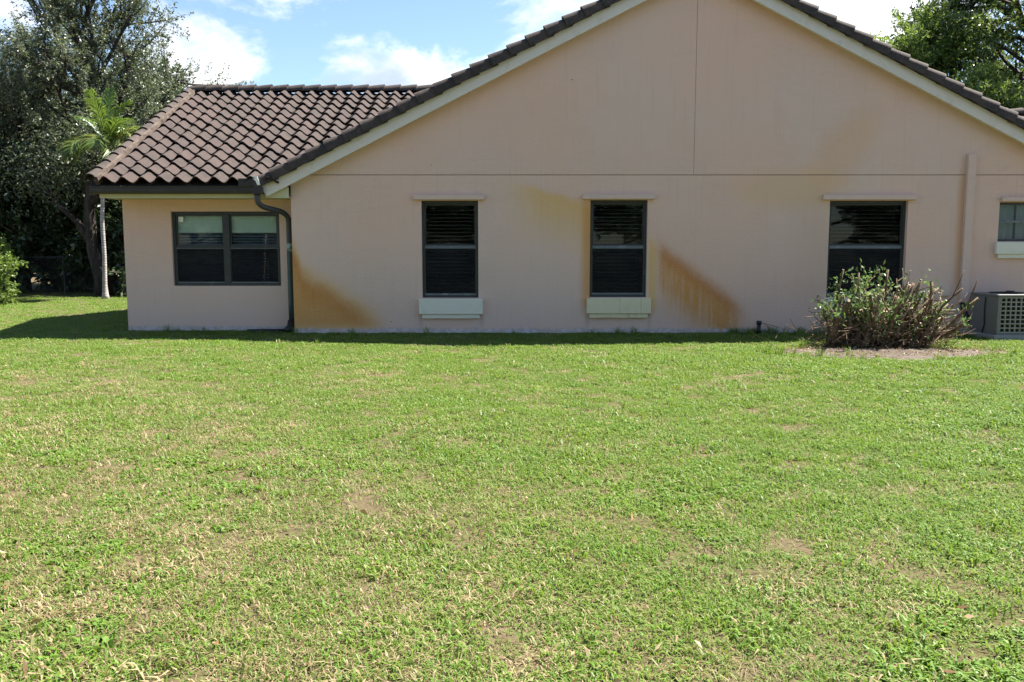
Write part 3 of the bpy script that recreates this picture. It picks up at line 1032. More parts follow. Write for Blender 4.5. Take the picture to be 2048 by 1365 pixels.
# ------------------------------------------------------------------ air conditioner
ac = empty('air_conditioner', (7.82, 12.98, 0))
tag(ac, 'grey air conditioner condenser with slotted front standing against the wall', 'air conditioner')
M['ac'] = painted('ac_paint', (0.17, 0.165, 0.155), 0.5, (0.22, 0.21, 0.18), 0.45)
M['ac_lt'] = painted('ac_grille_paint', (0.28, 0.265, 0.23), 0.5, (0.30, 0.28, 0.22), 0.35)


def loc_part(mb, name, mat, bevel=0.0, smooth=False, parent=ac):
    o = mb.build(name, mat, parent, smooth, bevel)
    return o


hw, hd, hh = 0.40, 0.38, 0.70
loc_part(MB().box(-hw - .06, hw + .06, -hd - .05, hd + .06, 0.0, 0.075), 'pad', M['concrete'], 0.01)
# cabinet: side and back sheets, corner posts
cab = MB()
cab.box(-hw, -hw + 0.015, -hd + 0.05, hd - 0.05, 0.10, hh - 0.04)
cab.box(hw - 0.015, hw, -hd + 0.05, hd - 0.05, 0.10, hh - 0.04)
cab.box(-hw + 0.05, hw - 0.05, hd - 0.015, hd, 0.10, hh - 0.04)
cab.box(-hw - 0.006, hw + 0.006, -hd - 0.006, hd + 0.006, 0.076, 0.10)
for sx in (-1, 1):
    for sy in (-1, 1):
        cab.box(sx * hw - 0.05 * (sx > 0) - 0.002 * (sx < 0), sx * hw + 0.05 * (sx < 0) + 0.002 * (sx > 0), sy * hd - 0.05 * (sy > 0), sy * hd + 0.05 * (sy < 0), 0.101, hh - 0.041)
loc_part(cab, 'cabinet', M['ac'], 0.006)
loc_part(MB().box(-hw + 0.04, hw - 0.04, -hd + 0.05, -hd + 0.07, 0.10, hh - 0.05), 'coil', M['black'])
gr = MB()
ncol_, nrow_ = 9, 8
x_a, x_b, z_a, z_b = -hw + 0.05, hw - 0.05, 0.115, hh - 0.055
for i in range(ncol_ + 1):
    xx = x_a + (x_b - x_a) * i / ncol_
    gr.box(xx - 0.008, xx + 0.008, -hd + 0.006, -hd + 0.030, z_a - 0.012, z_b + 0.012)
for j in range(nrow_ + 1):
    zz = z_a + (z_b - z_a) * j / nrow_
    for i in range(ncol_):
        xx = x_a + (x_b - x_a) * i / ncol_; xx2 = x_a + (x_b - x_a) * (i + 1) / ncol_
        gr.box(xx + 0.0085, xx2 - 0.0085, -hd + 0.002, -hd + 0.028, zz - 0.009, zz + 0.009)
loc_part(gr, 'grille', M['ac_lt'])
tp = MB()
tp.box(-hw - 0.012, hw + 0.012, -hd - 0.012, hd + 0.012, hh - 0.04, hh - 0.005)
loc_part(tp, 'top_panel', M['ac'], 0.012)
fg = MB()
for rr in (0.08, 0.15, 0.22, 0.29):
    fg.tube([(rr * math.cos(a), rr * math.sin(a), hh + 0.02 - rr * 0.05) for a in [2 * math.pi * i / 24 for i in range(25)]], 0.004, 5, False)
for i in range(8):
    a = math.pi * i / 4
    fg.tube([(0.05 * math.cos(a), 0.05 * math.sin(a), hh + 0.018), (0.31 * math.cos(a), 0.31 * math.sin(a), hh - 0.002)], 0.004, 5)
fg.tube([(0, 0, hh - 0.02), (0, 0, hh + 0.035)], 0.06, 14)
loc_part(fg, 'fan_guard', M['black'])
loc_part(MB().tube([(-hw - 0.008, -0.05, hh - 0.06), (-hw - 0.012, -0.04, 0.45), (-hw - 0.010, -0.06, 0.22), (-hw - 0.02, -0.02, 0.08)], 0.010, 6), 'cable', M['black'])

# black pipe stub by the wall
pipe = MB().tube([(0, 0, -0.02), (0, 0, 0.17)], 0.032, 12)
pipe.tube([(0, 0, 0.17), (0, 0, 0.225)], 0.043, 12)
po = pipe.build('pipe_stub', M['black'], None, True)
po.location = (4.02, 13.40, 0)
tag(po, 'short black capped pipe standing in the grass at the wall foot', 'pipe')


# ------------------------------------------------------------------ plants
def quads_mesh(name, P, mat):
    """P: (n,4,3) quads"""
    n = len(P)
    me = bpy.data.meshes.new(name)
    me.vertices.add(n * 4)
    me.vertices.foreach_set('co', np.ascontiguousarray(P, dtype=np.float32).reshape(-1))
    me.loops.add(n * 4)
    me.loops.foreach_set('vertex_index', np.arange(n * 4, dtype=np.int32))
    me.polygons.add(n)
    me.polygons.foreach_set('loop_start', np.arange(0, n * 4, 4, dtype=np.int32))
    me.materials.append(mat)
    me.update(calc_edges=True)
    return me


def leaf_quads(pos, dirs, length, width, rg, droop=0.0):
    n = len(pos)
    d = dirs / np.linalg.norm(dirs, axis=1, keepdims=True)
    rnd = rg.normal(size=(n, 3))
    side = np.cross(d, rnd); side /= np.linalg.norm(side, axis=1, keepdims=True) + 1e-9
    L = (length * (0.6 + 0.8 * rg.random(n)))[:, None]
    Wd = L * width
    nrm = np.cross(side, d)
    mid = pos + d * L * 0.45
    tip = pos + d * L + nrm * L * 0.12
    tip[:, 2] -= droop * L[:, 0]
    return np.stack([pos, mid + side * Wd * 0.5, tip, mid - side * Wd * 0.5], axis=1)


def unit(v): return v / (np.linalg.norm(v) + 1e-9)


def grow_tree(seed, H, limb_n=9, limb_len=3.0, limb_ang=(25, 60), t0=0.3, levels=(7, 7), trunk_r=0.16, up=0.25, leaf=0.09, leaf_w=0.42,
              per_twig=40, lean=(0, 0), twig_len=0.75, sub=0.52, stems=1, wander=0.12, spread=0.12, top_shrink=0.6):
    """trunk, limbs, branches and twigs as tapered tubes; leaves along the twigs"""
    rg = np.random.default_rng(seed)
    wood = MB()
    lp, ld = [], []

    def path(p, d, length, nseg, upf, wd):
        pts = [p]
        dirs = [d]
        for i in range(nseg):
            d = unit(d + rg.normal(size=3) * wd + np.array([0, 0, upf / nseg]))
            p = p + d * (length / nseg)
            pts.append(p); dirs.append(d)
        return pts, dirs

    def side_dir(d, ang):
        a = rg.normal(size=3)
        s = unit(np.cross(d, a))
        return unit(d * math.cos(ang) + s * math.sin(ang))

    def twig(p, d, length):
        pts, dirs = path(p, d, length, 3, up * 0.5, wander * 1.5)
        wood.tube(pts, [0.008, 0.006, 0.004, 0.002], 3, False)
        n = int(per_twig * (0.6 + 0.8 * rg.random()))
        t = rg.random(n) * 2.99
        i = t.astype(int); f = (t - i)[:, None]
        P = np.array(pts); D = np.array(dirs)
        q = P[i] * (1 - f) + P[i + 1] * f + rg.normal(size=(n, 3)) * spread * length * 0.5
        lp.append(q)
        ld.append(D[i] * 0.6 + rg.normal(size=(n, 3)) * 0.7)

    def branch(p, d, length, r, lev):
        pts, dirs = path(p, d, length, 4, up, wander)
        wood.tube(pts, list(np.linspace(r, r * 0.35, 5)), 5 if lev == 0 else 4, False)
        nchild = levels[lev]
        for k in range(nchild):
            t = 0.25 + 0.75 * (k + rg.random()) / nchild
            t = min(t, 0.999) * 4
            i = int(t); f = t - i
            q = pts[i] * (1 - f) + pts[i + 1] * f
            dd = side_dir(dirs[i], math.radians(rg.uniform(25, 65)))
            if lev + 1 < len(levels):
                branch(q, dd, length * sub * rg.uniform(0.7, 1.2), r * 0.45, lev + 1)
            else:
                twig(q, dd, twig_len * rg.uniform(0.6, 1.3))
        twig(pts[-1], dirs[-1], twig_len)

    for s in range(stems):
        d0 = unit(np.array([lean[0], lean[1], 1.0]) + (rg.normal(size=3) * 0.25 if stems > 1 else 0))
        base = np.array([rg.normal() * 0.15 * (stems > 1), rg.normal() * 0.15 * (stems > 1), -0.05])
        pts, dirs = path(base, d0, H * 0.86, 7, 0.15, 0.07)
        rad = [trunk_r * (1.35 if i == 0 else 1.0) * (1 - 0.80 * i / 7) for i in range(8)]
        wood.tube(pts, rad, 8, False)
        for k in range(limb_n):
            t = t0 + (1 - t0) * (k + 0.5 * rg.random()) / limb_n
            tt = min(t, 0.999) * 7
            i = int(tt); f = tt - i
            q = pts[i] * (1 - f) + pts[i + 1] * f
            az = k * 2.4 + rg.normal() * 0.4
            ang = math.radians(rg.uniform(*limb_ang))
            dd = np.array([math.cos(az) * math.sin(ang), math.sin(az) * math.sin(ang), math.cos(ang)])
            dd = unit(dd + np.array([lean[0], lean[1], 0]) * 0.5)
            branch(q, dd, limb_len * (1 - top_shrink * (t - t0) / (1 - t0)) * rg.uniform(0.8, 1.2), trunk_r * 0.45, 0)
        branch(pts[-1], dirs[-1], limb_len * 0.5, trunk_r * 0.25, 0)
    lp = np.concatenate(lp); ld = np.concatenate(ld)
    return wood, leaf_quads(lp, ld, leaf, leaf_w, rg, 0.15)


def tree_meshes(name, mat_leaf, mat_bark, **kw):
    wood, q = grow_tree(**kw)
    return wood.mesh('trunk', mat_bark, True), quads_mesh('crown', q, mat_leaf)


def place_tree(name, meshes, loc, rz, sc, label, cat='tree', group=None):
    t = empty(name, loc)
    t.rotation_euler = (0, 0, rz)
    t.scale = (sc, sc, sc) if not hasattr(sc, '__len__') else sc
    obj('trunk' if cat == 'tree' else 'stems', meshes[0], t)
    obj('crown' if cat == 'tree' else 'foliage', meshes[1], t)
    tag(t, label, cat, group)
    return t


plume = tree_meshes('plume', M['leaf_silver'], M['bark'], seed=3, H=10.5, limb_n=16, limb_len=4.0, limb_ang=(18, 48), t0=0.22, levels=(8, 7), trunk_r=0.20,
                    up=0.40, leaf=0.085, leaf_w=0.45, per_twig=60, lean=(0.06, 0), twig_len=0.8, sub=0.46, top_shrink=0.45)
round_ = tree_meshes('round', M['leaf_silver'], M['bark'], seed=11, H=9.0, limb_n=15, limb_len=3.6, limb_ang=(30, 75), t0=0.14, levels=(8, 7), trunk_r=0.22,
                     up=0.30, leaf=0.085, leaf_w=0.45, per_twig=66, twig_len=0.8, sub=0.48, top_shrink=0.5)
darkt = tree_meshes('dark', M['leaf_dark'], M['bark'], seed=21, H=7.0, limb_n=15, limb_len=3.0, limb_ang=(35, 85), t0=0.08, levels=(8, 7), trunk_r=0.16,
                    up=0.25, leaf=0.12, leaf_w=0.45, per_twig=42, twig_len=0.75, sub=0.5, top_shrink=0.5)
bushm = tree_meshes('bush', M['leaf_dark'], M['bark_pale'], seed=31, H=2.6, limb_n=8, limb_len=1.4, limb_ang=(25, 80), t0=0.05, levels=(6, 5), trunk_r=0.04,
                    up=0.3, leaf=0.11, leaf_w=0.5, per_twig=46, twig_len=0.55, sub=0.5, stems=3)
litb = tree_meshes('lit_bush', M['leaf_green'], M['bark'], seed=41, H=1.9, limb_n=9, limb_len=0.95, limb_ang=(20, 85), t0=0.04, levels=(6, 6), trunk_r=0.04,
                   up=0.25, leaf=0.085, leaf_w=0.5, per_twig=30, twig_len=0.34, sub=0.5, stems=3)

place_tree('tree', plume, (-13.4, 27.0, 0), 0.6, 0.98, 'tall feathery silver-green tree rising just above the left end of the tiled roof')
place_tree('tree', round_, (-16.3, 27.6, 0), 2.1, 0.88, 'silver-green tree behind the palm, with sky gaps beside its top')
place_tree('tree', plume, (-18.4, 26.2, 0), 3.9, 0.90, 'leftmost tall silver-green tree, cut by the picture edge')
place_tree('tree', round_, (-15.0, 31.5, 0), 4.4, 0.95, 'shaded silver-green tree standing behind the two front trees')
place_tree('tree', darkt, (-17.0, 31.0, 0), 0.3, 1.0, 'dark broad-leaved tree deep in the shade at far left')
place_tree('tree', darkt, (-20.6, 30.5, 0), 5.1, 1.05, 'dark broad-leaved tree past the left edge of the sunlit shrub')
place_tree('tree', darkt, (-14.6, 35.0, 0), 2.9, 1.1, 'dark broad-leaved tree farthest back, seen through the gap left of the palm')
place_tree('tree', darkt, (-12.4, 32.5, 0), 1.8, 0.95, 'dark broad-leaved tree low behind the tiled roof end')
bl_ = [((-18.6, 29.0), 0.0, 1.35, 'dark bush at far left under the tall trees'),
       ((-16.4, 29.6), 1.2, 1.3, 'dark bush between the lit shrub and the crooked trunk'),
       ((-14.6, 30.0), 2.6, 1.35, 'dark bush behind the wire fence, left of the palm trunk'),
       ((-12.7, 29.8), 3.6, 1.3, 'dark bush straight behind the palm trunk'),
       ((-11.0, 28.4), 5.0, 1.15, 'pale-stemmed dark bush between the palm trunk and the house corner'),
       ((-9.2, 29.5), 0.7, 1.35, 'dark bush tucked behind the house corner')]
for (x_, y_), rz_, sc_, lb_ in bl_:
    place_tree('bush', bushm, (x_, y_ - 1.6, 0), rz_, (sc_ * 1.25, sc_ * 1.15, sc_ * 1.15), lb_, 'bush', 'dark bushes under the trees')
place_tree('shrub', litb, (-13.6, 20.6, 0), 0.5, 1.0, 'sunlit bright green shrub at the left picture edge', 'shrub')

# leaning old trunk beside the palm
lt = empty('tree', (-12.3, 25.0, 0))
tr_ = MB().tube([(0, 0, -0.1), (-0.08, 0, 0.5), (-0.32, 0.05, 1.4), (-0.40, 0.1, 2.4), (-0.35, 0.15, 3.6), (-0.1, 0.3, 5.2)], [0.30, 0.22, 0.18, 0.16, 0.13, 0.07], 10)
tr_.tube([(-0.34, 0.05, 1.5), (-0.8, 0.2, 2.2), (-1.5, 0.3, 2.8), (-2.2, 0.5, 3.9)], [0.11, 0.09, 0.07, 0.03], 8)
tr_.tube([(-0.40, 0.1, 2.6), (0.2, 0.1, 3.4), (0.5, 0.3, 4.6)], [0.10, 0.07, 0.03], 8)
tr_.build('trunk', M['bark'], lt, True)
rg = np.random.default_rng(5)
c0 = np.array([[-1.6, 0.4, 3.6], [-0.2, 0.3, 4.9], [0.5, 0.3, 4.4], [-0.9, 0.2, 4.2], [-2.2, 0.5, 3.9]])
pp = c0[rg.integers(0, 5, 9000)] + rg.normal(size=(9000, 3)) * np.array([0.55, 0.5, 0.5])
obj('crown', quads_mesh('crown', leaf_quads(pp, rg.normal(size=(9000, 3)), 0.10, 0.45, rg, 0.2), M['leaf_silver']), lt)
tag(lt, 'crooked dark-trunked tree in the shade left of the palm trunk', 'tree')

# wire fence in the shade
fn = empty('wire_fence', (-13.5, 26.1, 0))
fm = MB()
fm.tube([(-6, 0, 1.15), (5, 0, 1.15)], 0.02, 6)
fm.build('top_rail', M['steel'], fn)
for i in range(5):
    MB().tube([(-6 + i * 2.7, 0, 0), (-6 + i * 2.7, 0, 1.2)], 0.024, 6).build('post', M['steel'], fn)
wm = MB()
for i in range(120):
    xx = -6 + i * 0.092
    for s_ in (1, -1):
        a0, a1 = (xx, xx + 1.1 * s_)
        wm.add([(a0, 0, 0.03), (a0 + 0.004, 0, 0.03), (a1 + 0.004, 0.003, 1.13), (a1, 0.003, 1.13)], [(0, 1, 2, 3)])
wm.build('wire_mesh', M['steel'], fn)
tag(fn, 'low chain-link fence in the shade under the trees', 'fence')

# right-hand trees behind the roof
bigt = tree_meshes('big', M['leaf_olive'], M['bark'], seed=52, H=10.5, limb_n=15, limb_len=5.2, limb_ang=(35, 85), t0=0.28, levels=(10, 9), trunk_r=0.32,
                   up=0.15, leaf=0.13, leaf_w=0.34, per_twig=46, twig_len=0.75, sub=0.42, top_shrink=0.5, wander=0.16)
small = tree_meshes('small', M['leaf_green'], M['bark'], seed=61, H=6.4, limb_n=15, limb_len=2.2, limb_ang=(25, 75), t0=0.2, levels=(8, 8), trunk_r=0.13,
                    up=0.3, leaf=0.11, leaf_w=0.34, per_twig=48, twig_len=0.6, sub=0.48)
place_tree('tree', bigt, (17.6, 27.5, 0), 1.0, 1.14, 'large dark-limbed tree above the right roof slope')
place_tree('tree', small, (12.75, 26.5, 0), 0.4, 1.36, 'light green treetop peeping over the right roof slope beside the white cloud')
place_tree('tree', small, (15.0, 24.8, 0), 2.4, 0.98, 'yellow-green treetop low over the roof in front of the large tree')
place_tree('tree', darkt, (15.4, 31.0, 0), 2.2, 1.25, 'dark green tree filling in behind the two light treetops')

# trees on the far side of the lawn behind the viewer: the window panes mirror them
for i, (x_, y_) in enumerate([(-17.5, -11.0), (-12.4, -13.0), (-7.4, -11.5), (-2.2, -13.5), (3.0, -12.0), (8.2, -13.2), (13.4, -11.6), (18.8, -12.6)]):
    place_tree('tree', darkt, (x_, y_, 0), i * 1.7, (1.45, 1.2, 1.25), 'dark tree across the lawn, seen only mirrored in the window panes', 'tree', 'trees mirrored in the windows')

# ------------------------------------------------------------------ palm
palm = empty('palm_tree', (-11.46, 23.3, 0))
tag(palm, 'slender pale-trunked palm with arching fronds at the corner of the house', 'palm tree')
MB().tube([(0, 0, -0.05), (0.0, 0, 0.12), (0.0, 0, 0.4), (0.03, 0, 1.2), (0.02, 0, 2.2), (0.10, 0, 3.2), (0.18, 0, 3.75)], [0.13, 0.085, 0.062, 0.056, 0.053, 0.05, 0.05], 12).build('trunk', M['palm_trunk'], palm, True)
MB().tube([(0.18, 0, 3.74), (0.20, 0, 4.0), (0.22, 0, 4.35)], [0.075, 0.07, 0.035], 10).build('crownshaft', M['leaf_palm'], palm, True)


def frond(az, el, length, droop, seed, mat):
    rg = np.random.default_rng(seed)
    p = np.array([0.24, 0, 4.25]); a = math.radians(el); length = length * 0.92
    pts, dirs = [p], []
    n = 12
    for i in range(n):
        d = np.array([math.cos(az) * math.cos(a), math.sin(az) * math.cos(a), math.sin(a)])
        p = p + d * length / n
        pts.append(p); dirs.append(d)
        a -= math.radians(droop) * (0.4 + 1.2 * i / n) / n
    dirs.append(dirs[-1])
    mb = MB().tube(pts, list(np.linspace(0.018, 0.004, n + 1)), 5, False)
    m_ = 40
    for side in (-1, 1):
        for k in range(m_):
            t = (0.14 + 0.86 * k / m_) * n
            i = min(int(t), n - 1); f = t - i
            q = pts[i] * (1 - f) + pts[i + 1] * f
            d = dirs[i]
            sd = unit(np.cross(d, np.array([0, 0, 1.0]))) * side
            upv = np.cross(sd, d) * side
            L = 0.62 * math.sin(math.pi * (0.15 + 0.80 * k / m_)) ** 0.7 * rg.uniform(0.85, 1.1)
            ld_ = unit(d * 0.75 + sd * 0.72 + np.array([0, 0, 0.28]) + rg.normal(size=3) * 0.07)
            w = 0.020
            wv = unit(np.cross(ld_, upv + rg.normal(size=3) * 0.2)) * w
            g1 = np.array([0, 0, -0.10 * L]); g2 = np.array([0, 0, -0.42 * L])
            a0 = q; a1 = q + ld_ * L * 0.5 + g1; a2 = q + ld_ * L + g2
            mb.add([a0 - wv * .5, a0 + wv * .5, a1 + wv, a1 - wv, a2], [(0, 1, 2, 3), (3, 2, 4)])
    o = mb.build('frond', mat, palm)
    return o


FR = [(1.3, 85, 1.75, 14, 'g'), (0.2, 78, 1.55, 50, 'g'), (4.4, 80, 1.6, 25, 'g'), (2.75, 58, 1.35, 50, 'g'), (3.6, 30, 1.25, 110, 'y'), (-0.35, 35, 1.6, 115, 'y'), (0.1, 48, 1.5, 100, 'y'), (-1.4, 28, 1.4, 110, 'y'),
      (4.3, 18, 1.5, 100, 'y'), (0.5, 40, 1.6, 85, 'g'), (2.2, 35, 1.6, 90, 'g'), (-0.9, 8, 1.35, 85, 'y'), (3.1, 8, 1.2, 80, 'g'), (5.6, 52, 1.5, 75, 'g'), (1.2, 50, 1.6, 80, 'g'), (-2.0, 15, 1.3, 100, 'y'), (-0.6, 20, 1.45, 105, 'y'), (-2.6, 5, 1.3, 80, 'y')]
for i, (az, el, ln, dr, kk) in enumerate(FR):
    frond(az, el, ln, dr, 100 + i, M['leaf_palm'] if kk == 'g' else M['leaf_palm_yellow'])

# ------------------------------------------------------------------ cut-back shrub on the dirt bed
shrub = empty('shrub', (5.22, 11.75, 0))
shrub.scale = (0.88, 0.85, 0.98)
tag(shrub, 'hard-pruned bushy shrub of bare cut stems with a few green leaves on the dirt bed', 'shrub')
rg = np.random.default_rng(77)
LP, LD = [], []
for i in range(115):
    az = rg.uniform(0, 2 * math.pi)
    b0 = np.array([rg.normal() * 0.36, rg.normal() * 0.18, -0.02])
    lean_r = rg.random() < 0.55
    el = math.radians(rg.uniform(18, 80))
    d = np.array([math.cos(az) * math.cos(el), math.sin(az) * math.cos(el) * 0.7, math.sin(el)])
    if lean_r:
        d = unit(d + np.array([0.75, -0.1, 0]))
    ln = rg.uniform(0.55, 1.18) * (1.0 if d[0] > -0.2 else 0.62)
    r0 = rg.uniform(0.016, 0.046)
    p = b0; pts = [p]; dd = d
    n = 6
    for k in range(n):
        dd = unit(dd + rg.normal(size=3) * 0.13 + np.array([0, 0, 0.05]))
        p = p + dd * ln / n
        p[2] = max(p[2], 0.03)
        if p[1] > 1.5: p[1] = 1.5
        pts.append(p.copy())
    rad = list(np.linspace(r0, r0 * 0.62, n + 1))
    mb = MB().tube(pts, rad, 7)
    tips = [(pts[-1], dd, rad[-1])]
    for k in range(rg.integers(1, 4)):
        i0 = int(rg.integers(2, n))
        sd = unit(dd + rg.normal(size=3) * 0.7)
        l2 = rg.uniform(0.12, 0.42)
        q = [pts[i0], pts[i0] + sd * l2 * 0.5 + rg.normal(size=3) * 0.02, pts[i0] + sd * l2]
        mb.tube(q, [rad[i0] * 0.6, rad[i0] * 0.5, rad[i0] * 0.42], 6)
        tips.append((q[-1], sd, rad[i0] * 0.42))
    st_ = mb.build('stem', M['stem_pale'] if rg.random() < 0.34 else M['stem'], shrub, True)
    ct = MB()
    for q, d_, r_ in tips:
        ct.tube([q, q + unit(d_) * 0.004], r_ * 1.02, 7)
    ct.build('cut_end', M['cutwood'], st_)
    for q, d_, r_ in tips + [(pts[3], d, 0), (pts[4], d, 0), (pts[5], d, 0)]:
        if rg.random() < (0.72 if (q[0] < 0.1 and q[2] > 0.4) else 0.20):
            m_ = int(rg.integers(7, 20))
            LP.append(q + rg.normal(size=(m_, 3)) * 0.055)
            LD.append(rg.normal(size=(m_, 3)) + np.array([0, 0, 0.5]))
LP = np.concatenate(LP); LD = np.concatenate(LD)
LP[:, 2] = np.maximum(LP[:, 2], 0.05)
obj('foliage', quads_mesh('foliage', leaf_quads(LP, LD, 0.078, 0.38, rg, 0.1), M['leaf_shrub']), shrub)
# dense thicket of fine dead twigs inside the base
tw = MB()
for i in range(1500):
    q = np.array([rg.normal() * 0.46, rg.normal() * 0.24, abs(rg.normal()) * 0.22 + 0.02])
    d = unit(np.array([rg.normal() + 0.25, rg.normal() * 0.7, abs(rg.normal()) * 0.8]))
    l_ = rg.uniform(0.12, 0.40)
    tw.tube([q, q + d * l_ * 0.5 + rg.normal(size=3) * 0.02, q + d * l_], [0.007, 0.005, 0.003], 3, False)
o = tw.build('twigs', M['stem'], shrub)
o['kind'] = 'stuff'

# ------------------------------------------------------------------ grass
src = bpy.data.collections.new('grass_sources')      # not linked to the scene: only instanced


def clump(seed, n, rad, hmin, hmax, wmin, wmax, lean, tones=(0, 1)):
    rg = np.random.default_rng(seed)
    vs, fs, tone = [], [], []
    for i in range(n):
        a, q = rg.uniform(0, 2 * math.pi), rad * math.sqrt(rg.random())
        p = np.array([q * math.cos(a), q * math.sin(a), -0.004])
        h = rg.uniform(hmin, hmax); w = rg.uniform(wmin, wmax)
        az = rg.uniform(0, 2 * math.pi); ln = rg.uniform(*lean)
        d = np.array([math.cos(az), math.sin(az), 0])
        sd = np.array([-math.sin(az), math.cos(az), 0]) * w * 0.5
        m_ = p + d * h * ln * 0.45 + np.array([0, 0, h * 0.62])
        t_ = p + d * h * ln * 1.15 + np.array([0, 0, h * (1.0 - 0.35 * ln)])
        o = len(vs)
        vs += [p - sd, p + sd, m_ + sd * 0.9, m_ - sd * 0.9, t_]
        fs += [(o, o + 1, o + 2, o + 3), (o + 3, o + 2, o + 4)]
        tone += [rg.uniform(*tones)] * 5
    me = bpy.data.meshes.new('grass_clump')
    me.from_pydata([tuple(v) for v in vs], [], fs)
    at_ = me.attributes.new('tone', 'FLOAT', 'POINT')
    at_.data.foreach_set('value', np.array(tone, dtype=np.float32))
    me.materials.append(M['grass'])
    me.update()
    o = bpy.data.objects.new('grass_clump', me)
    src.objects.link(o)
    return o


for i in range(5): clump(200 + i, 76, 0.11, 0.012, 0.036, 0.0026, 0.0054, (0.3, 1.7))       # 0-4 fine mown
for i in range(3): clump(220 + i, 50, 0.11, 0.022, 0.054, 0.0048, 0.0092, (0.4, 1.5))       # 5-7 broad-bladed
for i in range(2): clump(240 + i, 24, 0.07, 0.10, 0.24, 0.005, 0.010, (0.15, 0.7))        # 8-9 tall tufts
for i in range(2): clump(260 + i, 40, 0.12, 0.010, 0.026, 0.002, 0.0045, (1.5, 3.2), (0.8, 1.15))   # 10-11 straw thatch
for i in range(2): clump(280 + i, 26, 0.06, 0.018, 0.036, 0.009, 0.016, (0.7, 1.6), (0.0, 0.6))      # 12-13 broad-leaved weeds
src_names = [o.name for o in src.objects]


def in_house(x, y):
    return ((y > YW - 0.01) & (x > XL) & (x < 17) & (y < 24.5)) | ((y > YB - 0.01) & (x > WX0) & (x < XL) & (y < YBK))


def vnoise(x, y, s, seed):
    rg = np.random.default_rng(seed)
    t = rg.random((64, 64))
    u, v = x * s + 100, y * s + 100
    i, j = np.floor(u).astype(int), np.floor(v).astype(int)
    f, g_ = u - i, v - j
    f = f * f * (3 - 2 * f); g_ = g_ * g_ * (3 - 2 * g_)
    a = t[i % 64, j % 64]; b_ = t[(i + 1) % 64, j % 64]; c = t[i % 64, (j + 1) % 64]; d = t[(i + 1) % 64, (j + 1) % 64]
    return (a * (1 - f) + b_ * f) * (1 - g_) + (c * (1 - f) + d * f) * g_


PTS, KIND, SCL = [], [], []
for y0, y1, dens in ((1.9, 4.5, 270), (4.5, 8, 210), (8, 12, 160), (12, 17, 120), (17, 27, 70)):
    half = y1 * 0.66 + 5.0
    n = int((y1 - y0) * 2 * half * dens)
    x = rng.uniform(-half, half, n); y = rng.uniform(y0, y1, n)
    over = np.abs(x) - (y * 0.66 + 1.2)
    keep = ((over < 0) | (rng.random(n) < 0.4)) & (over < 3.8) & ~in_house(x, y)
    keep &= ~((x > 7.36) & (x < 8.3) & (y > 12.55) & (y < 13.4))
    br = bed_r(x, y)
    keep &= (br > 1.0) | (rng.random(n) < 0.035)
    thin = vnoise(x, y, 1.3, 3) + 0.5 * (vnoise(x, y, 3.7, 4) - 0.5)
    keep &= (thin > 0.22) | (rng.random(n) < 0.62)
    keep &= (y < 24.2) | (rng.random(n) < 0.25)
    x, y = x[keep], y[keep]
    n = len(x)
    broad = vnoise(x, y, 0.5, 9) + (x * 0.03)
    kd = np.where(rng.random(n) < np.clip((broad - 0.45) * 2.2, 0.08, 0.75), rng.integers(5, 8, n), rng.integers(0, 5, n))
    sc = rng.uniform(0.75, 1.25, n) * (1 + 0.25 * (vnoise(x, y, 2.1, 12) - 0.5))
    th = rng.random(n) < np.clip(0.09 + 0.45 * (vnoise(x, y, 1.9, 21) - 0.45) - 0.028 * x * np.clip(1.4 - y / 11, 0, 1), 0.04, 0.55)
    kd = np.where(th, rng.integers(10, 12, n), kd)
    wd_ = (vnoise(x, y, 1.1, 33) > 0.72) & (rng.random(n) < 0.22)
    kd = np.where(wd_, rng.integers(12, 14, n), kd)
    tall = rng.random(n) < 0.0025
    kd = np.where(tall, 8, kd); sc = np.where(tall, 0.45, sc)
    PTS.append(np.stack([x, y, np.zeros(n)], 1)); KIND.append(kd); SCL.append(sc)
# untrimmed grass along the foot of the walls and round the bed
n = 900
x = rng.uniform(-6.4, 9.6, n); y = np.where(x < XL, YB, YW) - np.abs(rng.normal(size=n)) * 0.09 - 0.03
kd = np.where(rng.random(n) < 0.02 + 0.30 * ((x > 3.4) & (x < 5.2)), rng.integers(8, 10, n), rng.integers(5, 8, n))
PTS.append(np.stack([x, y, np.zeros(n)], 1)); KIND.append(kd); SCL.append(rng.uniform(0.4, 0.85, n))
n = 130
a = rng.uniform(0, 2 * math.pi, n); q = rng.uniform(0.9, 1.15, n)
PTS.append(np.stack([BED[0] + np.cos(a) * BED[2] * q, BED[1] + np.sin(a) * BED[3] * q, np.zeros(n)], 1)); KIND.append(rng.integers(5, 10, n)); SCL.append(rng.uniform(0.4, 0.9, n))
PTS = np.concatenate(PTS); KIND = np.concatenate(KIND).astype(np.int32); SCL = np.concatenate(SCL).astype(np.float32)
n = len(PTS)
me = bpy.data.meshes.new('grass')
me.vertices.add(n)
me.vertices.foreach_set('co', PTS.astype(np.float32).reshape(-1))
me.attributes.new('pick', 'INT', 'POINT').data.foreach_set('value', KIND)
me.attributes.new('size', 'FLOAT', 'POINT').data.foreach_set('value', SCL)
rot = np.stack([rng.normal(size=n) * 0.08, rng.normal(size=n) * 0.08, rng.uniform(0, 6.283, n)], 1).astype(np.float32)
me.attributes.new('turn', 'FLOAT_VECTOR', 'POINT').data.foreach_set('vector', rot.reshape(-1))
me.update()
grass = bpy.data.objects.new('grass', me)
COL.objects.link(grass)
tag(grass, 'short sunlit lawn grass with straw-coloured dry patches', 'grass', kind='stuff')
ng = bpy.data.node_groups.new('grass_scatter', 'GeometryNodeTree')
ng.interface.new_socket('Geometry', in_out='INPUT', socket_type='NodeSocketGeometry')
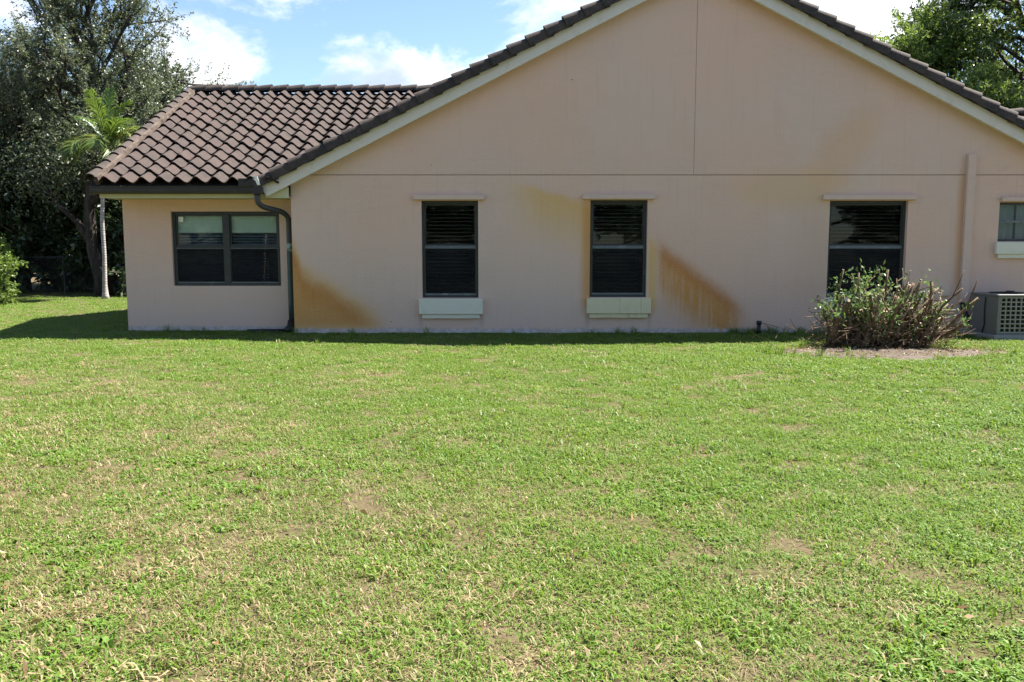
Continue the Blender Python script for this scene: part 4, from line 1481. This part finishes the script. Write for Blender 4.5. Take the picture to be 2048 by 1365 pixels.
ng.interface.new_socket('Geometry', in_out='OUTPUT', socket_type='NodeSocketGeometry')
gi = ng.nodes.new('NodeGroupInput'); go = ng.nodes.new('NodeGroupOutput')
ip = ng.nodes.new('GeometryNodeInstanceOnPoints')
ci = ng.nodes.new('GeometryNodeCollectionInfo')
ci.inputs['Collection'].default_value = src
ci.inputs['Separate Children'].default_value = True
ci.inputs['Reset Children'].default_value = True
ng.links.new(gi.outputs[0], ip.inputs['Points'])
ng.links.new(ci.outputs[0], ip.inputs['Instance'])
ip.inputs['Pick Instance'].default_value = True
for nm, ty, sk in (('pick', 'INT', 'Instance Index'), ('turn', 'FLOAT_VECTOR', 'Rotation'), ('size', 'FLOAT', 'Scale')):
    na = ng.nodes.new('GeometryNodeInputNamedAttribute')
    na.data_type = ty
    na.inputs['Name'].default_value = nm
    ng.links.new(na.outputs['Attribute'], ip.inputs[sk])
ng.links.new(ip.outputs[0], go.inputs[0])
grass.modifiers.new('scatter', 'NODES').node_group = ng

# fallen leaves on the lawn and under the shrub
rg = np.random.default_rng(9)
n = 520
yy = 2.3 + 12 * rg.random(n) ** 1.4
xx = rg.uniform(-0.68, 0.66, n) * yy
pos = np.stack([xx, yy, 0.03 + 0.02 * rg.random(n)], 1)
nb = 900
a = rg.uniform(0, 2 * math.pi, nb); q = np.sqrt(rg.random(nb)) * 1.02
pos2 = np.stack([BED[0] + 0.15 + np.cos(a) * BED[2] * q, BED[1] + 0.15 + np.sin(a) * BED[3] * q, 0.018 + 0.012 * rg.random(nb)], 1)
P_ = np.concatenate([pos, pos2])
D_ = rg.normal(size=(n + nb, 3)) * np.array([1, 1, 0.25])
lq = leaf_quads(P_, D_, 0.036, 0.34, rg)
lq[:, 1, 2] += rg.uniform(0.0, 0.012, len(lq))
lq[:, 2, 2] += rg.uniform(-0.004, 0.014, len(lq))
lq[..., 2] = np.clip(lq[..., 2], 0.010, 0.09)
ll = obj('leaf_litter', quads_mesh('leaf_litter', lq, M['leaf_dead']))
tag(ll, 'dry brown fallen leaves scattered over lawn and dirt', 'leaf litter', kind='stuff')
